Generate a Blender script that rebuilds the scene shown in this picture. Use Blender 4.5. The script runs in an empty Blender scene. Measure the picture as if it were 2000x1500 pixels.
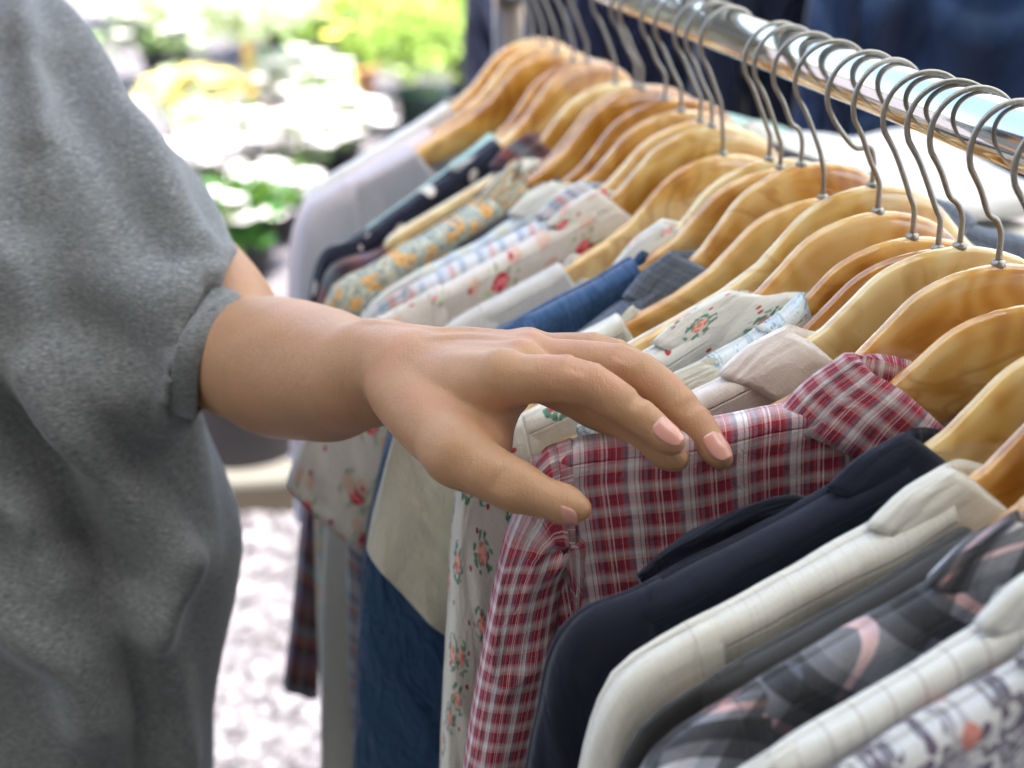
import bpy, bmesh, math, random
import numpy as np
from mathutils import Vector, noise as mn
rad = math.radians
random.seed(7)
rng = np.random.default_rng(7)
SC = bpy.context.scene
COL = SC.collection

# ------------------------------------------------------------------ camera, world, sun, exposure
FPX = 2778.0
PITCH = rad(22.5)
FW = np.array([0, math.cos(PITCH), -math.sin(PITCH)])
UP = np.array([0, math.sin(PITCH), math.cos(PITCH)])
RT = np.array([1.0, 0, 0])
def ray(x, y): return RT * (x - 1000) / FPX + UP * (750 - y) / FPX + FW
def at(x, y, d): return ray(x, y) * d
GZ = -1.6                                     # ground height (the lens is at the origin)
def on_ground(x, y, z=GZ):
    r = ray(x, y); return r * (z / r[2])

cam = bpy.data.cameras.new('camera')
cam.lens = 50.0; cam.sensor_width = 36.0
cam.clip_start = 0.02; cam.clip_end = 300
cam.dof.use_dof = True
cam.dof.focus_distance = 0.715
cam.dof.aperture_fstop = 5.0
cam.dof.aperture_blades = 9
camo = bpy.data.objects.new('camera', cam)
camo.rotation_euler = (math.pi / 2 - PITCH, 0, 0)
COL.objects.link(camo)
SC.camera = camo

SUN_EL, SUN_AZ = rad(66), rad(150)             # azimuth measured from +Y towards +X
w = bpy.data.worlds.new("World"); SC.world = w; w.use_nodes = True
nt = w.node_tree
sky = nt.nodes.new('ShaderNodeTexSky'); sky.sky_type = 'NISHITA'; sky.sun_disc = False
sky.dust_density = 3.0; sky.ozone_density = .6; sky.sun_elevation = SUN_EL; sky.sun_rotation = SUN_AZ
bg = nt.nodes['Background']; bg.inputs['Strength'].default_value = 0.15
nt.links.new(sky.outputs[0], bg.inputs[0])
sl = bpy.data.lights.new('sun', 'SUN'); sl.energy = 4.8; sl.angle = rad(0.5); sl.color = (1, .955, .89)
slo = bpy.data.objects.new('sun', sl); COL.objects.link(slo)
sd = Vector((math.sin(SUN_AZ) * math.cos(SUN_EL), math.cos(SUN_AZ) * math.cos(SUN_EL), math.sin(SUN_EL)))
slo.rotation_euler = sd.to_track_quat('Z', 'Y').to_euler()
SC.view_settings.view_transform = 'Standard'; SC.view_settings.look = 'None'
SC.view_settings.gamma = 1; SC.view_settings.exposure = 2.4
SC.cycles.use_denoising = True
try:
    SC.cycles.denoiser = 'OPENIMAGEDENOISE'; SC.cycles.denoising_prefilter = 'ACCURATE'
except Exception: pass
SC.cycles.max_bounces = 8; SC.cycles.transparent_max_bounces = 8
SC.cycles.sample_clamp_indirect = 8

# ------------------------------------------------------------------ object helpers
def tag(o, label=None, cat=None, group=None, kind=None):
    for k, v in (('label', label), ('category', cat), ('group', group), ('kind', kind)):
        if v: o[k] = v
    return o
def thing(name, loc, rz, label, cat, group=None):
    o = bpy.data.objects.new(name, None); COL.objects.link(o)
    o.location = tuple(float(v) for v in loc); o.rotation_euler = (0, 0, rz); o.empty_display_size = .05
    return tag(o, label, cat, group)
def mesh_obj(name, verts, faces, mat, parent=None, smooth=True, uv=None):
    me = bpy.data.meshes.new(name)
    me.from_pydata([tuple(map(float, v)) for v in verts], [], [tuple(map(int, f)) for f in faces])
    if uv is not None:
        l = me.uv_layers.new(name='UVMap')
        if callable(uv): pass
        else:
            idx = np.empty(len(me.loops), dtype=np.int32); me.loops.foreach_get('vertex_index', idx)
            l.data.foreach_set('uv', np.asarray(uv, dtype=np.float32)[idx].ravel())
    me.materials.append(mat)
    if smooth: me.polygons.foreach_set('use_smooth', [True] * len(me.polygons))
    me.update()
    o = bpy.data.objects.new(name, me); COL.objects.link(o)
    if parent is not None: o.parent = parent
    return o
def grid_faces(nu, nv, closed_u=False, off=0, flip=False):
    f = []
    for i in range(nu if closed_u else nu - 1):
        i2 = (i + 1) % nu
        for j in range(nv - 1):
            q = (off + i * nv + j, off + i * nv + j + 1, off + i2 * nv + j + 1, off + i2 * nv + j)
            f.append(q[::-1] if flip else q)
    return f
def solid(o, t, off=0.0):
    m = o.modifiers.new('thick', 'SOLIDIFY'); m.thickness = t; m.offset = off; return o
def subd(o, n=1):
    m = o.modifiers.new('sub', 'SUBSURF'); m.levels = n; m.render_levels = n; return o
def catmull(P, n):
    P = np.asarray(P, float); P = np.vstack([2 * P[0] - P[1], P, 2 * P[-1] - P[-2]])
    d = np.linalg.norm(np.diff(P[1:-1], axis=0), axis=1); c = np.r_[0, np.cumsum(d)]
    out = []
    for s in np.linspace(0, c[-1], n):
        k = min(np.searchsorted(c, s, side='right') - 1, len(d) - 1); t = (s - c[k]) / max(d[k], 1e-9)
        p0, p1, p2, p3 = P[k], P[k + 1], P[k + 2], P[k + 3]
        out.append(.5 * ((2 * p1) + (-p0 + p2) * t + (2 * p0 - 5 * p1 + 4 * p2 - p3) * t * t + (-p0 + 3 * p1 - 3 * p2 + p3) * t ** 3))
    return np.array(out)
def tube(path, r, seg=10, cap=True):
    path = np.asarray(path, float); n = len(path); r = np.broadcast_to(r, (n,))
    T = np.gradient(path, axis=0); T /= np.linalg.norm(T, axis=1)[:, None] + 1e-12
    a = np.array([0, 0, 1.]) if abs(T[0][2]) < .9 else np.array([0, 1., 0])
    V = []
    N = np.cross(T[0], a); N /= np.linalg.norm(N)
    for i in range(n):
        N = N - T[i] * (N @ T[i]); N /= np.linalg.norm(N); B = np.cross(T[i], N)
        for k in range(seg):
            an = 2 * math.pi * k / seg; V.append(path[i] + r[i] * (math.cos(an) * N + math.sin(an) * B))
    F = []
    for i in range(n - 1):
        for k in range(seg):
            k2 = (k + 1) % seg; F.append((i * seg + k, i * seg + k2, (i + 1) * seg + k2, (i + 1) * seg + k))
    if cap:
        F.append(tuple(range(seg))[::-1]); F.append(tuple((n - 1) * seg + k for k in range(seg)))
    return V, F
def join(parts):
    V, F = [], []
    for v, f in parts:
        o = len(V); V += list(v); F += [tuple(i + o for i in q) for q in f]
    return V, F
def box(c, s, rz=0, bevel=0):
    c = np.array(c, float); hx, hy, hz = [k / 2 for k in s]
    V = []; cr, sr = math.cos(rz), math.sin(rz)
    for x in (-hx, hx):
        for y in (-hy, hy):
            for z in (-hz, hz): V.append(c + np.array([x * cr - y * sr, x * sr + y * cr, z]))
    return V, [(0, 1, 3, 2), (4, 6, 7, 5), (0, 4, 5, 1), (2, 3, 7, 6), (0, 2, 6, 4), (1, 5, 7, 3)]
def lathe(prof, seg=28, c=(0, 0, 0)):
    V = []
    for r, z in prof:
        for k in range(seg):
            a = 2 * math.pi * k / seg; V.append((c[0] + r * math.cos(a), c[1] + r * math.sin(a), c[2] + z))
    F = [(i * seg + k, i * seg + (k + 1) % seg, (i + 1) * seg + (k + 1) % seg, (i + 1) * seg + k)
         for i in range(len(prof) - 1) for k in range(seg)]
    return V, F

# ------------------------------------------------------------------ material helpers
class NT:
    def __init__(s, name, rough=.85, spec=.25):
        s.m = bpy.data.materials.new(name); s.m.use_nodes = True; s.t = s.m.node_tree
        s.p = s.t.nodes['Principled BSDF']; s.p.inputs['Roughness'].default_value = rough
        s.p.inputs['Specular IOR Level'].default_value = spec
        s._uv = None
    def n(s, typ, **kw):
        x = s.t.nodes.new('ShaderNode' + typ)
        for k, v in kw.items(): setattr(x, k, v)
        return x
    def put(s, sock, v):
        if isinstance(v, bpy.types.NodeSocket): s.t.links.new(v, sock)
        elif isinstance(v, (tuple, list)) and len(v) == 3 and sock.type == 'RGBA': sock.default_value = (*v, 1)
        else: sock.default_value = v
    def math(s, op, a, b=0.0, c=None):
        x = s.n('Math', operation=op); s.put(x.inputs[0], a); s.put(x.inputs[1], b)
        if c is not None: s.put(x.inputs[2], c)
        return x.outputs[0]
    def mix(s, f, a, b, mode='MIX'):
        x = s.n('Mix', data_type='RGBA', blend_type=mode)
        s.put(x.inputs[0], f); s.put(x.inputs[6], a); s.put(x.inputs[7], b); return x.outputs[2]
    def uv(s):
        if s._uv is None: s._uv = s.n('UVMap', uv_map='UVMap').outputs[0]
        return s._uv
    def obj(s): return s.n('TexCoord').outputs['Object']
    def mapping(s, v, scale=(1, 1, 1), loc=(0, 0, 0), rot=(0, 0, 0)):
        x = s.n('Mapping'); s.put(x.inputs[0], v)
        x.inputs['Scale'].default_value = scale; x.inputs['Location'].default_value = loc; x.inputs['Rotation'].default_value = rot
        return x.outputs[0]
    def noise(s, v, scale, detail=3, rough=.55, dist=0, out=0):
        x = s.n('TexNoise'); s.put(x.inputs['Vector'], v); x.inputs['Scale'].default_value = scale
        x.inputs['Detail'].default_value = detail; x.inputs['Roughness'].default_value = rough; x.inputs['Distortion'].default_value = dist
        return x.outputs[out]
    def voro(s, v, scale, feature='F1', rnd=1.0, out='Distance', dim='2D'):
        x = s.n('TexVoronoi', feature=feature, voronoi_dimensions=dim); s.put(x.inputs['Vector'], v)
        x.inputs['Scale'].default_value = scale; x.inputs['Randomness'].default_value = rnd
        return x.outputs[out]
    def ramp(s, f, stops, interp='LINEAR'):
        x = s.n('ValToRGB'); x.color_ramp.interpolation = interp; s.put(x.inputs[0], f)
        e = x.color_ramp.elements
        while len(e) > 1: e.remove(e[-1])
        e[0].position = stops[0][0]; e[0].color = (*stops[0][1], 1)
        for p, c in stops[1:]:
            k = e.new(p); k.color = (*c, 1)
        return x.outputs[0]
    def bump(s, h, strength=.3, dist=.001, chain=None):
        x = s.n('Bump'); x.inputs['Strength'].default_value = strength; x.inputs['Distance'].default_value = dist
        s.put(x.inputs['Height'], h)
        if chain is not None: s.put(x.inputs['Normal'], chain)
        return x.outputs[0]
    def done(s, col=None, normal=None):
        if col is not None: s.put(s.p.inputs['Base Color'], col)
        if normal is not None: s.put(s.p.inputs['Normal'], normal)
        return s.m
def sep(N, v):
    x = N.n('SeparateXYZ'); N.put(x.inputs[0], v); return x.outputs

def cloth_finish(N, col, weave=1500, crinkle=.5, csc=90, sheen=.25, streak=None, cd=.004):
    uv = N.uv()
    N.p.inputs['Sheen Weight'].default_value = sheen
    N.p.inputs['Sheen Roughness'].default_value = .4
    v = N.mapping(uv, streak or (1, 1, 1))
    wr = N.noise(v, csc, 4, .6, .4)
    b0 = N.bump(N.noise(N.mapping(uv, (1, .4, 1), rot=(0, 0, .35)), 30, 2, .5, .6), .42, .010)
    b1 = N.bump(wr, crinkle, cd, b0)
    s = sep(N, uv)
    wx = N.math('SINE', N.math('MULTIPLY', s[0], weave * 2)); wy = N.math('SINE', N.math('MULTIPLY', s[1], weave * 2))
    sv = N.math('MINIMUM', N.math('MULTIPLY', N.math('ABSOLUTE', N.math('SUBTRACT', s[1], .0095)), 1100), 1.0)   # seam line
    st_ = N.math('MULTIPLY', N.math('LESS_THAN', N.math('ABSOLUTE', N.math('SUBTRACT', s[1], .0125)), .0005), N.math('GREATER_THAN', N.math('SINE', N.math('MULTIPLY', s[0], 2500)), -.3))
    b1 = N.bump(N.math('SUBTRACT', sv, N.math('MULTIPLY', st_, .5)), .8, .0009, b1)
    b2 = N.bump(N.math('MULTIPLY', wx, wy), .12, .0004, b1)
    # cloth varies slightly in thread colour
    th = N.noise(N.mapping(uv, (900, 60, 1)), 1, 2)
    th2 = N.noise(N.mapping(uv, (60, 900, 1)), 1, 2)
    v2 = N.math('MULTIPLY_ADD', N.math('ADD', th, th2), .22, .78)
    g = N.n('CombineColor'); [N.put(g.inputs[i], v2) for i in range(3)]
    return N.done(N.mix(1.0, col, g.outputs[0], 'MULTIPLY'), b2)
def plain(name, c, rough=.85, crinkle=.5, csc=90, sheen=.25, var=.0, streak=None):
    N = NT(name, rough)
    col = c
    if var: col = N.mix(N.noise(N.uv(), 140, 4, .7), tuple(k * (1 - var) for k in c), tuple(min(1, k * (1 + var)) for k in c))
    return cloth_finish(N, col, crinkle=crinkle, csc=csc, sheen=sheen, streak=streak)
def plaid(name, ru, rv, pu, pv, blur='CONSTANT', crinkle=.5, rough=.85, fuzz=0, warp=0.0, csc=90, mode='MIX', f=.5, rot=0):
    N = NT(name, rough)
    uv = N.uv()
    if rot: uv = N.mapping(uv, rot=(0, 0, rot))
    if warp:
        x = N.n('VectorMath', operation='MULTIPLY_ADD'); N.put(x.inputs[0], N.noise(uv, 28, 2, out=1)); x.inputs[1].default_value = (warp,) * 3; N.put(x.inputs[2], uv); uv = x.outputs[0]
    s = sep(N, uv)
    a = N.ramp(N.math('FRACT', N.math('DIVIDE', s[0], pu)), ru, blur)
    b = N.ramp(N.math('FRACT', N.math('DIVIDE', s[1], pv)), rv, blur)
    col = N.mix(f, a, b, mode)
    if fuzz:
        col = N.mix(N.math('MULTIPLY', N.noise(N.mapping(uv, (1, 1, 1), rot=(0, 0, .7)), 700, 3, .7), fuzz), col, (.62, .62, .64))
    return cloth_finish(N, col, crinkle=crinkle, csc=csc)
def floral(name, base, flower, leaf, scale=24, dot=None, r=.17, crinkle=.35, leafring=True, rnd=.85, second=None):
    N = NT(name, .8); uv = N.uv()
    jit = N.noise(uv, 260, 2, out=1)
    x = N.n('VectorMath', operation='MULTIPLY_ADD'); N.put(x.inputs[0], jit); x.inputs[1].default_value = (.004,) * 3; N.put(x.inputs[2], uv)
    vj = x.outputs[0]
    d = N.voro(vj, scale, rnd=rnd)
    inner = N.math('LESS_THAN', d, r)
    col = base
    if leafring:
        ring = N.math('MULTIPLY', N.math('GREATER_THAN', d, r * .85), N.math('LESS_THAN', d, r * 2.1))
        dl = N.voro(N.mapping(vj, (1, .55, 1), rot=(0, 0, .5)), scale * 9)
        lf = N.math('MULTIPLY', ring, N.math('LESS_THAN', dl, .33))
        col = N.mix(lf, col, leaf)
        dl2 = N.voro(N.mapping(vj, (.5, 1, 1), rot=(0, 0, -.4)), scale * 8)
        lf2 = N.math('MULTIPLY', ring, N.math('LESS_THAN', dl2, .26))
        col = N.mix(lf2, col, tuple(k * 1.5 for k in leaf))
    pet = N.math('LESS_THAN', N.voro(vj, scale * 8), .42)
    fl = N.mix(pet, tuple(min(1, k * 1.35 + .12) for k in flower), flower)
    soft = N.math('MULTIPLY', inner, N.math('GREATER_THAN', N.noise(uv, scale * 14, 2), .36))
    col = N.mix(soft, col, fl)
    if second:
        d2 = N.voro(N.mapping(vj, loc=(.37, .11, 0)), scale * 1.4, rnd=1)
        col = N.mix(N.math('LESS_THAN', d2, .16), col, second)
    if dot:
        d3 = N.voro(N.mapping(uv, loc=(.13, .51, 0)), scale * 1.3, rnd=1)
        col = N.mix(N.math('LESS_THAN', d3, .055), col, dot)
    return cloth_finish(N, col, crinkle=crinkle)

def simple(name, c, rough=.6, metal=0, spec=.4, bumpsc=None, bs=.3, bd=.002, c2=None, nsc=8):
    N = NT(name, rough, spec); N.p.inputs['Metallic'].default_value = metal
    col = c
    if c2: col = N.mix(N.noise(N.obj(), nsc, 5, .6), c, c2)
    nm = N.bump(N.noise(N.obj(), bumpsc, 4), bs, bd) if bumpsc else None
    return N.done(col, nm)

WHITE = (.72, .70, .65)
M = {}
def chrome():
    N = NT('chrome', .07, .5); N.p.inputs['Metallic'].default_value = 1
    sm = N.noise(N.mapping(N.obj(), (3, 60, 60)), 4, 3)
    N.put(N.p.inputs['Roughness'], N.math('MULTIPLY_ADD', sm, .10, .045))
    return N.done(N.mix(N.noise(N.obj(), 30, 3), (.72, .72, .70), (.82, .82, .80)), N.bump(N.noise(N.obj(), 35, 3), .05, .001))
M['chrome'] = chrome()
def wire():
    N = NT('worn steel wire', .33, .5); N.p.inputs['Metallic'].default_value = 1
    sc = N.noise(N.mapping(N.obj(), (1, 1, .3)), 900, 3, .7)
    N.put(N.p.inputs['Roughness'], N.math('MULTIPLY_ADD', sc, .25, .24))
    return N.done(N.mix(sc, (.19, .18, .16), (.42, .40, .36)), N.bump(sc, .25, .0004))
M['wire'] = wire()
def marble(name, light, mid, dark, cut):
    N = NT(name, .16, .5)
    N.p.inputs['Coat Weight'].default_value = 1.0; N.p.inputs['Coat Roughness'].default_value = .07
    N.p.inputs['Subsurface Weight'].default_value = .12
    N.p.inputs['Subsurface Radius'].default_value = (.01, .006, .003); N.p.inputs['Subsurface Scale'].default_value = .6
    oi = N.n('ObjectInfo').outputs['Random']
    tc = N.obj()
    cb = N.n('CombineXYZ'); N.put(cb.inputs[0], N.math('MULTIPLY', oi, 9.)); N.put(cb.inputs[1], N.math('MULTIPLY', oi, 31.)); N.put(cb.inputs[2], N.math('MULTIPLY', oi, 17.))
    ad = N.n('VectorMath', operation='ADD'); N.put(ad.inputs[0], N.mapping(tc, (1, 1.6, 1.4))); N.put(ad.inputs[1], cb.outputs[0]); v = ad.outputs[0]
    big = N.noise(N.mapping(v, (1, 1, 1), rot=(0, .5, 0)), 5.5, 1.5, .45, 2.6)
    wv = N.n('TexWave', wave_type='BANDS'); N.put(wv.inputs[0], v); wv.inputs['Scale'].default_value = 16; wv.inputs['Distortion'].default_value = 14
    wv.inputs['Detail'].default_value = 2.5; wv.inputs['Detail Scale'].default_value = .9
    f = N.math('ADD', N.math('MULTIPLY', big, .93), N.math('MULTIPLY', wv.outputs[1], .07))
    f = N.math('ADD', f, N.math('MULTIPLY', N.math('SUBTRACT', oi, .5), .16))
    col = N.ramp(f, [(cut - .25, light), (cut - .07, tuple(.8 * a + .2 * b for a, b in zip(light, mid))), (cut + .04, mid), (cut + .10, tuple(.5 * a + .5 * b for a, b in zip(dark, mid))), (cut + .17, dark)])
    wn = N.noise(N.mapping(v, (1, 1, 1), rot=(.3, .9, 0)), 7, 2, .5, 3.5)
    vein = N.math('MULTIPLY', N.math('SUBTRACT', 1.0, N.math('MINIMUM', N.math('MULTIPLY', N.math('ABSOLUTE', N.math('SUBTRACT', wn, .5)), 13), 1.0)), N.math('GREATER_THAN', N.noise(v, 5, 1), .47))
    col = N.mix(N.math('MULTIPLY', vein, .50), col, dark)
    sp = N.voro(tc, 160, dim='3D'); col = N.mix(N.math('MULTIPLY', N.math('LESS_THAN', sp, .06), .5), col, (.2, .11, .04))
    return N.done(col, N.bump(N.noise(tc, 60, 2), .06, .002))
M['marble'] = marble('cream marbled plastic', (.80, .55, .23), (.66, .34, .075), (.40, .15, .02), .49)
M['marble_dark'] = marble('amber marbled plastic', (.76, .44, .12), (.56, .26, .04), (.34, .12, .010), .47)
M['marble_pale'] = marble('pale marbled plastic', (.80, .63, .31), (.72, .46, .14), (.50, .24, .04), .57)

# ---- cloths
K, R_, Wt, G_ = (.03, .015, .05), (.42, .030, .055), (.80, .74, .76), (.22, .19, .27)
M['red_plaid'] = plaid('red plaid cotton',
    [(0, (.66, .50, .54)), (.05, R_), (.09, Wt), (.12, (.30, .03, .06)), (.17, R_), (.20, K), (.215, R_), (.27, Wt), (.285, R_), (.36, (.45, .12, .14)), (.40, G_), (.44, (.13, .10, .16)), (.455, G_), (.50, Wt), (.60, (.70, .62, .64)), (.62, G_), (.635, Wt), (.70, K), (.715, (.55, .35, .40)), (.76, R_), (.80, G_), (.86, R_), (.88, K), (.895, (.30, .03, .06)), (.95, (.62, .22, .16)), (.965, R_)],
    [(0, (.74, .68, .70)), (.18, (.62, .50, .52)), (.28, (.75, .35, .22)), (.31, (.60, .40, .44)), (.36, R_), (.50, (.26, .04, .07)), (.55, (.12, .08, .14)), (.60, (.30, .04, .07)), (.72, R_), (.84, (.50, .34, .40)), (.88, R_), (.90, (.62, .46, .50))],
    .026, .0118, crinkle=.6, warp=.0010, csc=70, f=.42)
M['navy'] = plain('navy cotton', (.009, .011, .024), .8, .45, 40, .12)
M['navy_deep'] = plain('deep navy cotton', (.008, .010, .022), .8, .4, 40, .1)
def stripe_white(name, base, line, per, wdt=.12, broken=True, crinkle=.5, csc=50, streak=None, axis=0):
    N = NT(name, .8); s = sep(N, N.uv())
    f = N.math('FRACT', N.math('DIVIDE', s[axis], per)); l = N.math('LESS_THAN', f, wdt)
    if broken: l = N.math('MULTIPLY', l, N.math('GREATER_THAN', N.math('SINE', N.math('MULTIPLY', s[1 - axis], 3200)), -.1))
    return cloth_finish(N, N.mix(N.math('MULTIPLY', l, .65), base, line), crinkle=crinkle, csc=csc, streak=streak)
M['white_stripe'] = stripe_white('white dobby stripe cotton', (.70, .67, .60), (.60, .55, .46), .006, .1, True, .4, 45, (1, .35, 1))
M['grey'] = plain('charcoal grey jersey', (.05, .05, .05), .9, .3, 30)
M['flannel'] = plaid('grey black pink flannel',
    [(0, (.90, .90, .93)), (.20, (.80, .80, .85)), (.26, (.20, .20, .22)), (.36, (.03, .03, .04)), (.50, (.25, .25, .28)), (.56, (.70, .42, .40)), (.62, (.15, .15, .17)), (.72, (.012, .014, .02)), (.84, (.10, .11, .14)), (.92, (.60, .60, .64))],
    [(0, (.90, .90, .93)), (.20, (.8, .8, .85)), (.26, (.06, .06, .07)), (.42, (.03, .03, .04)), (.50, (.68, .40, .38)), (.57, (.10, .10, .12)), (.76, (.02, .022, .03)), (.88, (.55, .56, .6))],
    .062, .070, blur='CONSTANT', crinkle=.6, fuzz=.10, warp=.0012, csc=60, rot=.75, mode='MULTIPLY', f=.85)
M['ruled'] = stripe_white('white cotton with thin ruled stripes', (.72, .71, .66), (.40, .34, .34), .0125, .07, False, .3, 50)
def paisley():
    N = NT('paisley print cotton', .8); uv = N.uv()
    wv = N.n('TexWave', wave_type='RINGS'); N.put(wv.inputs[0], uv); wv.inputs['Scale'].default_value = 14; wv.inputs['Distortion'].default_value = 16; wv.inputs['Detail'].default_value = 3
    wv.inputs['Detail Scale'].default_value = 5
    base = N.mix(N.math('GREATER_THAN', N.noise(uv, 38, 2, .5, 1.5), .53), (.60, .59, .58), (.40, .38, .40))
    c = N.mix(N.math('MULTIPLY', N.math('GREATER_THAN', wv.outputs[1], .80), .85), base, (.11, .095, .13))
    c = N.mix(N.math('MULTIPLY', N.math('LESS_THAN', N.voro(uv, 150), .30), N.math('GREATER_THAN', N.noise(uv, 45, 2), .5)), c, (.13, .10, .14))
    c = N.mix(N.math('MULTIPLY', N.math('LESS_THAN', N.voro(uv, 45), .17), N.math('GREATER_THAN', N.noise(uv, 20, 1), .5)), c, (.55, .22, .18))
    return cloth_finish(N, c, crinkle=.5)
M['paisley'] = paisley()
M['pink_white'] = plain('pale pink brushed cotton', (.80, .73, .69), .9, .3, 60, .15)
M['cream'] = plain('cream linen', (.66, .62, .50), .88, .5, 110)
M['offwhite'] = plain('off white jersey', (.72, .71, .64), .88, .3, 40)
M['blue_print'] = floral('white cotton with faint blue print', (.68, .70, .68), (.30, .38, .44), (.42, .50, .52), 60, None, .22, .35)
M['floral'] = floral('cream floral cotton', (.76, .73, .66), (.70, .27, .20), (.11, .24, .17), 25, (.50, .05, .06), .14)
M['small_floral'] = floral('white cotton with faint pink flowers', (.70, .68, .64), (.66, .28, .30), (.45, .5, .42), 30, None, .13)
M['red_flower'] = floral('ivory cotton with red flowers', (.72, .66, .60), (.55, .05, .07), (.42, .45, .32), 22, (.55, .09, .10), .15, .3, second=(.74, .52, .42))
M['yellow_floral'] = floral('yellow floral cotton', (.62, .58, .45), (.52, .26, .05), (.16, .22, .20), 75, None, .33, .5, second=(.22, .28, .28))
def denim(name, a, b, csc=75):
    N = NT(name, .85); uv = N.uv()
    c = N.mix(N.noise(N.mapping(uv, (1, .6, 1)), 130, 4, .7), a, b)
    return cloth_finish(N, c, crinkle=1.0, csc=csc, streak=(1, .4, 1), cd=.012)
M['blue'] = denim('crinkled blue cotton', (.026, .068, .16), (.055, .12, .25))
M['tweed'] = plaid('blue grey checked denim', [(0, (.03, .055, .11)), (.5, (.10, .14, .21)), (.6, (.02, .035, .07)), (.85, (.06, .09, .16))], [(0, (.025, .045, .09)), (.5, (.11, .14, .19)), (.62, (.02, .03, .055)), (.85, (.06, .09, .14))], .008, .009, 'EASE', fuzz=.22)
M['grey_white'] = plain('grey white cotton', (.62, .60, .57), .85, .3, 60)
M['blue_red_plaid'] = plaid('blue and red checked cotton', [(0, (.70, .68, .70)), (.3, (.14, .22, .38)), (.45, (.55, .60, .68)), (.6, (.62, .20, .15)), (.72, (.7, .66, .66)), (.85, (.2, .34, .46))], [(0, (.70, .70, .72)), (.35, (.16, .22, .36)), (.5, (.62, .6, .62)), (.65, (.60, .18, .13)), (.8, (.22, .38, .48))], .030, .030)
M['pale_blue_plaid'] = plaid('pale blue checked cotton', [(0, (.66, .70, .70)), (.4, (.28, .36, .46)), (.6, (.62, .64, .60)), (.8, (.62, .58, .35))], [(0, (.64, .68, .70)), (.5, (.30, .38, .48)), (.7, (.62, .64, .64))], .028, .028, 'EASE')
M['dark_plaid'] = plaid('maroon and brown checked cotton', [(0, (.05, .03, .04)), (.3, (.20, .04, .06)), (.5, (.09, .06, .05)), (.7, (.06, .04, .10)), (.9, (.30, .20, .18))], [(0, (.05, .04, .04)), (.3, (.16, .12, .2)), (.42, (.24, .10, .09)), (.6, (.05, .035, .03)), (.8, (.18, .26, .30)), (.9, (.30, .10, .08))], .045, .06, 'EASE')
M['dark'] = plain('dark grey cotton', (.045, .045, .045))
M['brown'] = plain('dark brown knit', (.05, .035, .03))
def polka():
    N = NT('navy cotton with cream spots', .85); uv = N.uv()
    return cloth_finish(N, N.mix(N.math('LESS_THAN', N.voro(uv, 27, rnd=.6), .13), (.012, .014, .03), (.68, .62, .54)), crinkle=.3)
M['polka'] = polka()
def lace():
    N = NT('white crochet lace', .9); uv = N.uv()
    c = N.mix(N.math('MULTIPLY', N.math('LESS_THAN', N.voro(uv, 210, rnd=.7), .36), N.math('GREATER_THAN', N.noise(uv, 32, 1), .44)), (.70, .69, .65), (.035, .035, .05))
    return cloth_finish(N, c, crinkle=.9, csc=260)
M['lace'] = lace()
M['mint'] = plain('mint green cotton', (.42, .62, .56))
M['lavender'] = plain('grey lavender jersey', (.50, .45, .48), .9, .25, 30)
M['pale_pink'] = plain('pale pink cotton', (.68, .56, .55), .9, .25, 30)
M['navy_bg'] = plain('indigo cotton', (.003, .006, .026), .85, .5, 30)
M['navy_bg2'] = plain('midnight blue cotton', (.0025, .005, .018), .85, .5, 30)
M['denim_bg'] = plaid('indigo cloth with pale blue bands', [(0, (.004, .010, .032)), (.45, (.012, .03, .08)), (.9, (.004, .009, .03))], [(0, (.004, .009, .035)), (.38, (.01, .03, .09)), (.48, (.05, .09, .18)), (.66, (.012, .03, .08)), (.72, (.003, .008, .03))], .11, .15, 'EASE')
M['terracotta'] = plain('terracotta cotton', (.22, .07, .035))
M['teal'] = plaid('teal crochet', [(0, (.02, .42, .36)), (.7, (.05, .55, .45))], [(0, (.02, .40, .34)), (.6, (.55, .55, .2))], .012, .016, 'EASE')

# ------------------------------------------------------------------ rack frame of reference
vpd = ray(150, -400); YAW = math.atan2(-vpd[0], vpd[1])
DIR = np.array([-math.sin(YAW), math.cos(YAW), 0.0])      # along the rail, away from the lens
QX = np.array([math.cos(YAW), math.sin(YAW), 0.0])        # across the rail
R0 = at(2000, 272, .67)
RAILR = .015
def neck_from(px):
    r = ray(*px); t = (R0 @ QX) / (r @ QX); p = r * t
    return float((p - R0) @ DIR), float(p[2] - R0[2])
def rack_pt(s, dz): return R0 + DIR * s + np.array([0, 0, dz])
PX = [0, .010, .0226, .034, .042, .049, .055, .0707, .0934, .1195, .16, .21, .26]
PZ = [0, -.0007, -.0034, -.0075, -.0120, -.0178, -.0245, -.0408, -.0555, -.068, -.086, -.107, -.129]
def prof(x): return np.interp(np.abs(x), PX, PZ)
def in_plane(loc, ya, px):
    """photo point -> (x, z) in the hanging plane of a garment"""
    d = np.array([math.cos(YAW + ya), math.sin(YAW + ya), 0]); n = np.array([-d[1], d[0], 0])
    r = ray(*px); t = (loc @ n) / (r @ n); q = r * t - loc
    return float(q @ d), float(q[2])
def solve_tip(loc, tip):
    best = None
    for ya in np.radians(np.arange(-24, 24.1, .5)):
        x, z = in_plane(loc, ya, tip)
        e = abs(z - (prof(x) + .006)) + (.02 * abs(ya))
        if best is None or e < best[0]: best = (e, float(ya), -x)
    return best[1], best[2]

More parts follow.
